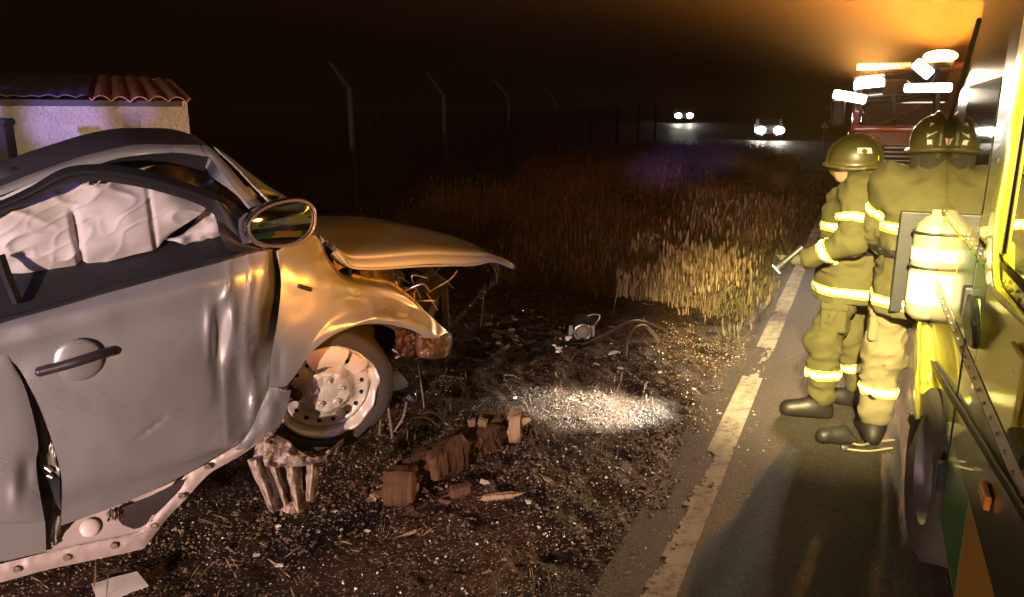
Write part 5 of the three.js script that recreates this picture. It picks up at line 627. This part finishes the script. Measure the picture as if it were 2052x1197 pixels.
solo('wood_splinter', 'wide frayed splinter between the log and the pale splinter', 'wood splinter', chunk(898, 998, 946, 984, .07, .05, 15), WOOD);
solo('wood_splinter', 'thin splinter on the gravel below the log', 'wood splinter', chunk(806, 1076, 836, 1066, .018, .016, 17), SPLIT);
// flat shards: an outline on the ground, a little thickness, tilted
function shard(px, py, s, seed, lift = .01, flat = .25) { const R = rng(seed), c = onGround(px, py), pts = []; const n = 5 + Math.floor(R() * 3); for (let i = 0; i < n; i++) { const a = i / n * 6.28 + R() * .5, r = s * (.5 + .6 * R()); for (const y of [0, s * .14]) pts.push(V(Math.cos(a) * r, y + R() * s * flat, Math.sin(a) * r * .75)); } const g = new ConvexGeometry(pts); g.rotateX((R() - .3) * .5).rotateZ((R() - .5) * .5).translate(c.x, c.y + lift, c.z); return g; }
const PALE = phy([.78, .72, .64], .35, { clearcoat: .4 }), GLASSY = phy([.8, .8, .78], .08, { clearcoat: 1 }), DKPL = phy([.025, .022, .022], .3, { clearcoat: .5 });
[[1230, 712, .05, 'largest pale flat shard, beside the curved hose', PALE], [1194, 734, .035, 'pale shard below the flat white one', PALE], [1243, 742, .026, 'small pale shard right of the hose foot', PALE], [1032, 802, .022, 'white chip alone at the dark edge of the torch light', PALE], [922, 836, .016, 'tiny white chip beyond the twigs', GLASSY], [970, 972, .024, 'bright white shard in the dark hollow right of the log', PALE], [672, 1030, .014, 'tiny bright chip under the torn carrier', GLASSY], [556, 1060, .02, 'white chip on the dirt left of the torn carrier', PALE], [735, 1070, .02, 'white sliver on the gravel below the log', PALE], [1322, 750, .02, 'pale chip near the verge grass', PALE], [1390, 783, .018, 'bright chip left of the edge line', GLASSY], [1060, 1012, .02, 'pale chip right of the splinter', PALE], [1150, 900, .016, 'small chip in the gravel beyond the hollow', PALE], [1200, 870, .022, 'long pale sliver below the torch light', PALE], [512, 1118, .02, 'chip on the dirt under the sill bend', GLASSY], [560, 1140, .018, 'lone white chip near the bottom of the dirt', PALE], [860, 872, .02, 'pale chip left of the log middle', PALE], [1145, 705, .02, 'white chip before the smashed headlamp', GLASSY]].forEach(([x, y, s, l, m], i) => solo('shard', l, 'shard', shard(x, y, s, 100 + i), m));
// heap of broken plastic and glass where the front ended up
{
  const R = rng(5), M = [DKPL, DKPL, std([.05, .03, .022], .7), PALE, GLASSY, std([.18, .07, .03], .6)], nm = ['dark', 'black', 'brown', 'pale', 'glassy', 'rusty'];
  const t = thing('wreckage_heap', 'heap of smashed dark plastic and pale shards from the car front', 'wreckage', onGround(1050, 690));
  for (let i = 0; i < 110; i++) { const x = 960 + R() * 200, hgt = Math.exp(-(((x - 1050) / 60) ** 2)), y = 662 + R() * 60 - 0 * hgt, k = R() < .14 ? 3 : R() < .16 ? 4 : Math.floor(R() * 3) + (R() < .08 ? 3 : 0); const s = (k >= 3 && k < 5 ? .018 : .035) + .045 * R() * R(); part('broken_piece', shard(x, y, s, 300 + i, .02 + R() * .2 * hgt, .7), M[Math.min(k, 5)], t, true); }
  for (let i = 0; i < 8; i++) { const a = onGround(975 + R() * 170, 680 + R() * 40), b = a.clone().add(V((R() - .5) * .4, .05 + .16 * R(), (R() - .5) * .3)); part('torn_strip', rod(a, b, .006, .004, 6), i % 2 ? DKPL : M[5], t, true); }
}
{ // smashed headlamp with its round projector
  const c = G(1166, 660, .1), t = thing('smashed_headlamp', 'smashed headlamp with a round projector lens on the dirt', 'headlamp', V(c.x, 0, c.z)); const f = CAM.clone().sub(c).setY(.1).normalize(); const o = (x, y, z) => c.clone().add(V(x, y, z));
  part('housing', sheet([[o(-.11, .02, -.06), o(-.04, .09, -.08), o(.06, .1, -.08), o(.13, .05, -.05)], [o(-.12, -.05, .02), o(-.05, .0, .03), o(.06, .0, .03), o(.13, -.02, .02)], [o(-.11, -.1, .0), o(-.04, -.1, .02), o(.06, -.1, .02), o(.12, -.09, 0)]], { nu: 24, nv: 16, th: .01, raw: true }), DKPL, t, true);
  part('projector', aim(new THREE.TorusGeometry(.06, .014, 10, 30), f, o(0, -.01, .06)), phy([.4, .36, .33], .25, { metalness: .8 }), t, true); part('lens', aim(new THREE.SphereGeometry(.048, 20, 10).scale(1, 1, .4), f, o(0, -.01, .06)), phy([.2, .18, .16], .08, { clearcoat: 1 }), t, true); for (const x of [-.09, .08]) part('reflector', aim(bx(.03, .09, .01, 0, 0, 0, .003), f, o(x, -.0, .05)), phy([.25, .22, .2], .3), t, true);
  part('bracket', tube([o(.09, .02, .0), o(.14, .1, -.02), o(.1, .115, -.02), o(.04, .1, -.02)], .007, 20, 6), STEEL, t, true);
}
const gp = (x, y, h) => { const p = onGround(x, y); p.y += h; return p; };
solo('bent_hose', 'long black hose curving from the headlamp to the verge grass', 'hose', tube([gp(1150, 702, .02), gp(1185, 692, .03), gp(1222, 680, .06), gp(1262, 664, .08), gp(1300, 660, .05), gp(1336, 668, .015)], .014, 60, 10), std([.1, .075, .06], .5));
solo('bent_hose', 'ribbed hose arching over the pale shards', 'hose', tube([gp(1252, 720, .01), gp(1256, 704, .08), gp(1272, 688, .12), gp(1296, 682, .1), gp(1322, 690, .01)], .016, 60, 10), std([.09, .06, .035], .6));
solo('metal_strip', 'thin grey metal strip lying on the dark dirt before the heap', 'metal strip', tube([gp(995, 752, .01), gp(1012, 755, .012), gp(1032, 756, .008)], .007, 12, 6), STEEL);
solo('cable', 'thin cable running over the dirt behind the hose', 'cable', tube([gp(1180, 668, .02), gp(1215, 662, .03), gp(1245, 660, .01)], .006, 30, 6), std([.15, .12, .1], .6));
{ // bumper piece and washer bottle under the front of the car
  const c = onGround(808, 800), t = thing('broken_bumper', 'pale broken wedge and dark rounded plastic lying behind the torn wheel', 'car part', c); const m = (x, y, d) => D(x, y, d), d0 = -c.z;
  part('wedge', sheet([[m(782, 752, d0), m(800, 746, d0 + .02), m(818, 768, d0 + .05)], [m(780, 785, d0 - .02), m(800, 782, d0), m(816, 776, d0 + .04)]], { nu: 12, nv: 8, th: .03, raw: true }), PALE, t, true);
  part('bottle', nets((x, y, z) => { const q = Math.max(Math.abs(x) - .05, Math.abs(y) - .035, Math.abs(z) - .05); return Math.hypot(Math.max(Math.abs(x) - .045, 0), Math.max(Math.abs(y) - .03, 0), Math.max(Math.abs(z) - .04, 0)) - .035; }, [-.12, -.1, -.12], [.12, .1, .12], .012).translate(...m(812, 800, d0 + .03).toArray()), phy([.05, .065, .07], .2, { clearcoat: 1 }), t, true);
}
{ // twigs and wires
  const mk = (l, pts, r) => solo('twig', l, 'twig', merge(pts.map(p => tube(p.map(([x, y, h]) => gp(x, y, h)), r, 24, 6))), std([.32, .24, .17], .8));
  mk('forked pale twig lying between the wheel and the log', [[[808, 852, .06], [838, 856, .07], [866, 848, .06], [897, 862, .03]], [[822, 866, .05], [850, 858, .06], [880, 868, .03]], [[790, 872, .02], [806, 858, .05], [815, 840, .1]]], .006);
  mk('two bent stalks hanging behind the tyre', [[[760, 874, .0], [764, 848, .08], [768, 800, .26]], [[786, 880, .0], [778, 842, .1], [770, 810, .22]]], .006);
  mk('single stalk leaning by the dark bottle', [[[850, 820, .0], [845, 800, .08], [838, 778, .16]]], .004);
  mk('tall bent weed stalk before the shadowed bank', [[[958, 690, .0], [966, 664, .15], [972, 640, .3]]], .004);
  mk('curved stalk at the left foot of the straw clump', [[[1226, 640, .0], [1236, 618, .15], [1242, 590, .34]]], .005);
}
// papers at the bottom edge
function paper(label, pts, seed) { const nu = 14, g = sheet([[pts[0], pts[1]], [pts[3], pts[2]]].map(r => r.map(([x, y]) => { const p = onGround(x, y); p.y += .016; return p; })), { nu, nv: 10, th: .0012, raw: true, straight: 'u', disp: q => { q[1] += .022 * fbm(q[0] * 9, q[2] * 9, seed, 2); } }); solo('paper_sheet', label, 'paper', g, std([.72, .66, .6], .85, { bumpMap: T.fine, bumpScale: .001 })); }
paper('crumpled white sheet of paper on the dirt below the sill', [[184, 1184], [276, 1160], [300, 1192], [200, 1226]], 3);
// dark tool with a strap on the asphalt
{
  const c = G(1672, 890), t = thing('hand_tool', 'black hand tool with straps lying on the asphalt by the crew', 'tool', V(c.x, .004, c.z)); const q = (x, y, h) => G(x, y, h);
  part('tool_body', nets((x, y, z) => smin(cap(x, y, z, [-.06, .045, 0], [.04, .05, -.02], .042, .05), cap(x, y, z, [.03, .03, 0], [.1, .025, .02], .03, .02), .04) + (fbm(x * 40, y * 40, z * 40, 2) - .5) * .006, [-.16, -.02, -.1], [.16, .13, .1], .009).translate(0, 0, 0), std([.015, .014, .012], .5), t);
  part('strap', tube([q(1690, 880, .02), q(1720, 892, .015), q(1755, 886, .012), q(1792, 882, .015)], .007, 30, 6), std([.2, .17, .1], .6), t, true); part('strap', tube([q(1692, 900, .012), q(1740, 904, .01), q(1788, 898, .01)], .005, 30, 6), std([.35, .3, .18], .6), t, true);
  for (const [x, y] of [[1684, 876], [1692, 898]]) part('buckle', bx(.03, .02, .02, ...q(x, y, .03).toArray(), .004), STEEL, t, true);
}

// loose bark and splinters around the log
{ const R = rng(41); [[744, 1004, 'bark strip left of the nearest stump end'], [812, 1030, 'bark flake just below the nearest stump end'], [880, 1004, 'dark bark flake between the log and the frayed splinter'], [930, 902, 'bark curl behind the log middle'], [1064, 884, 'bark flake right of the pale standing block'], [1000, 934, 'bark sliver in the dark hollow right of the log'], [1090, 960, 'lone bark flake on the gravel right of the hollow'], [700, 985, 'bark flake between the torn carrier and the log']].forEach(([x, y, l], i) => { const a = R() * 6.3, L = 14 + 26 * R(); solo('bark_piece', l, 'bark', chunk(x, y, x + Math.cos(a) * L, y + Math.sin(a) * L * .45, .02 + .03 * R(), .015 + .025 * R(), 60 + i), i % 3 ? WOOD : SPLIT); }); }
renderer.render(scene, camera);
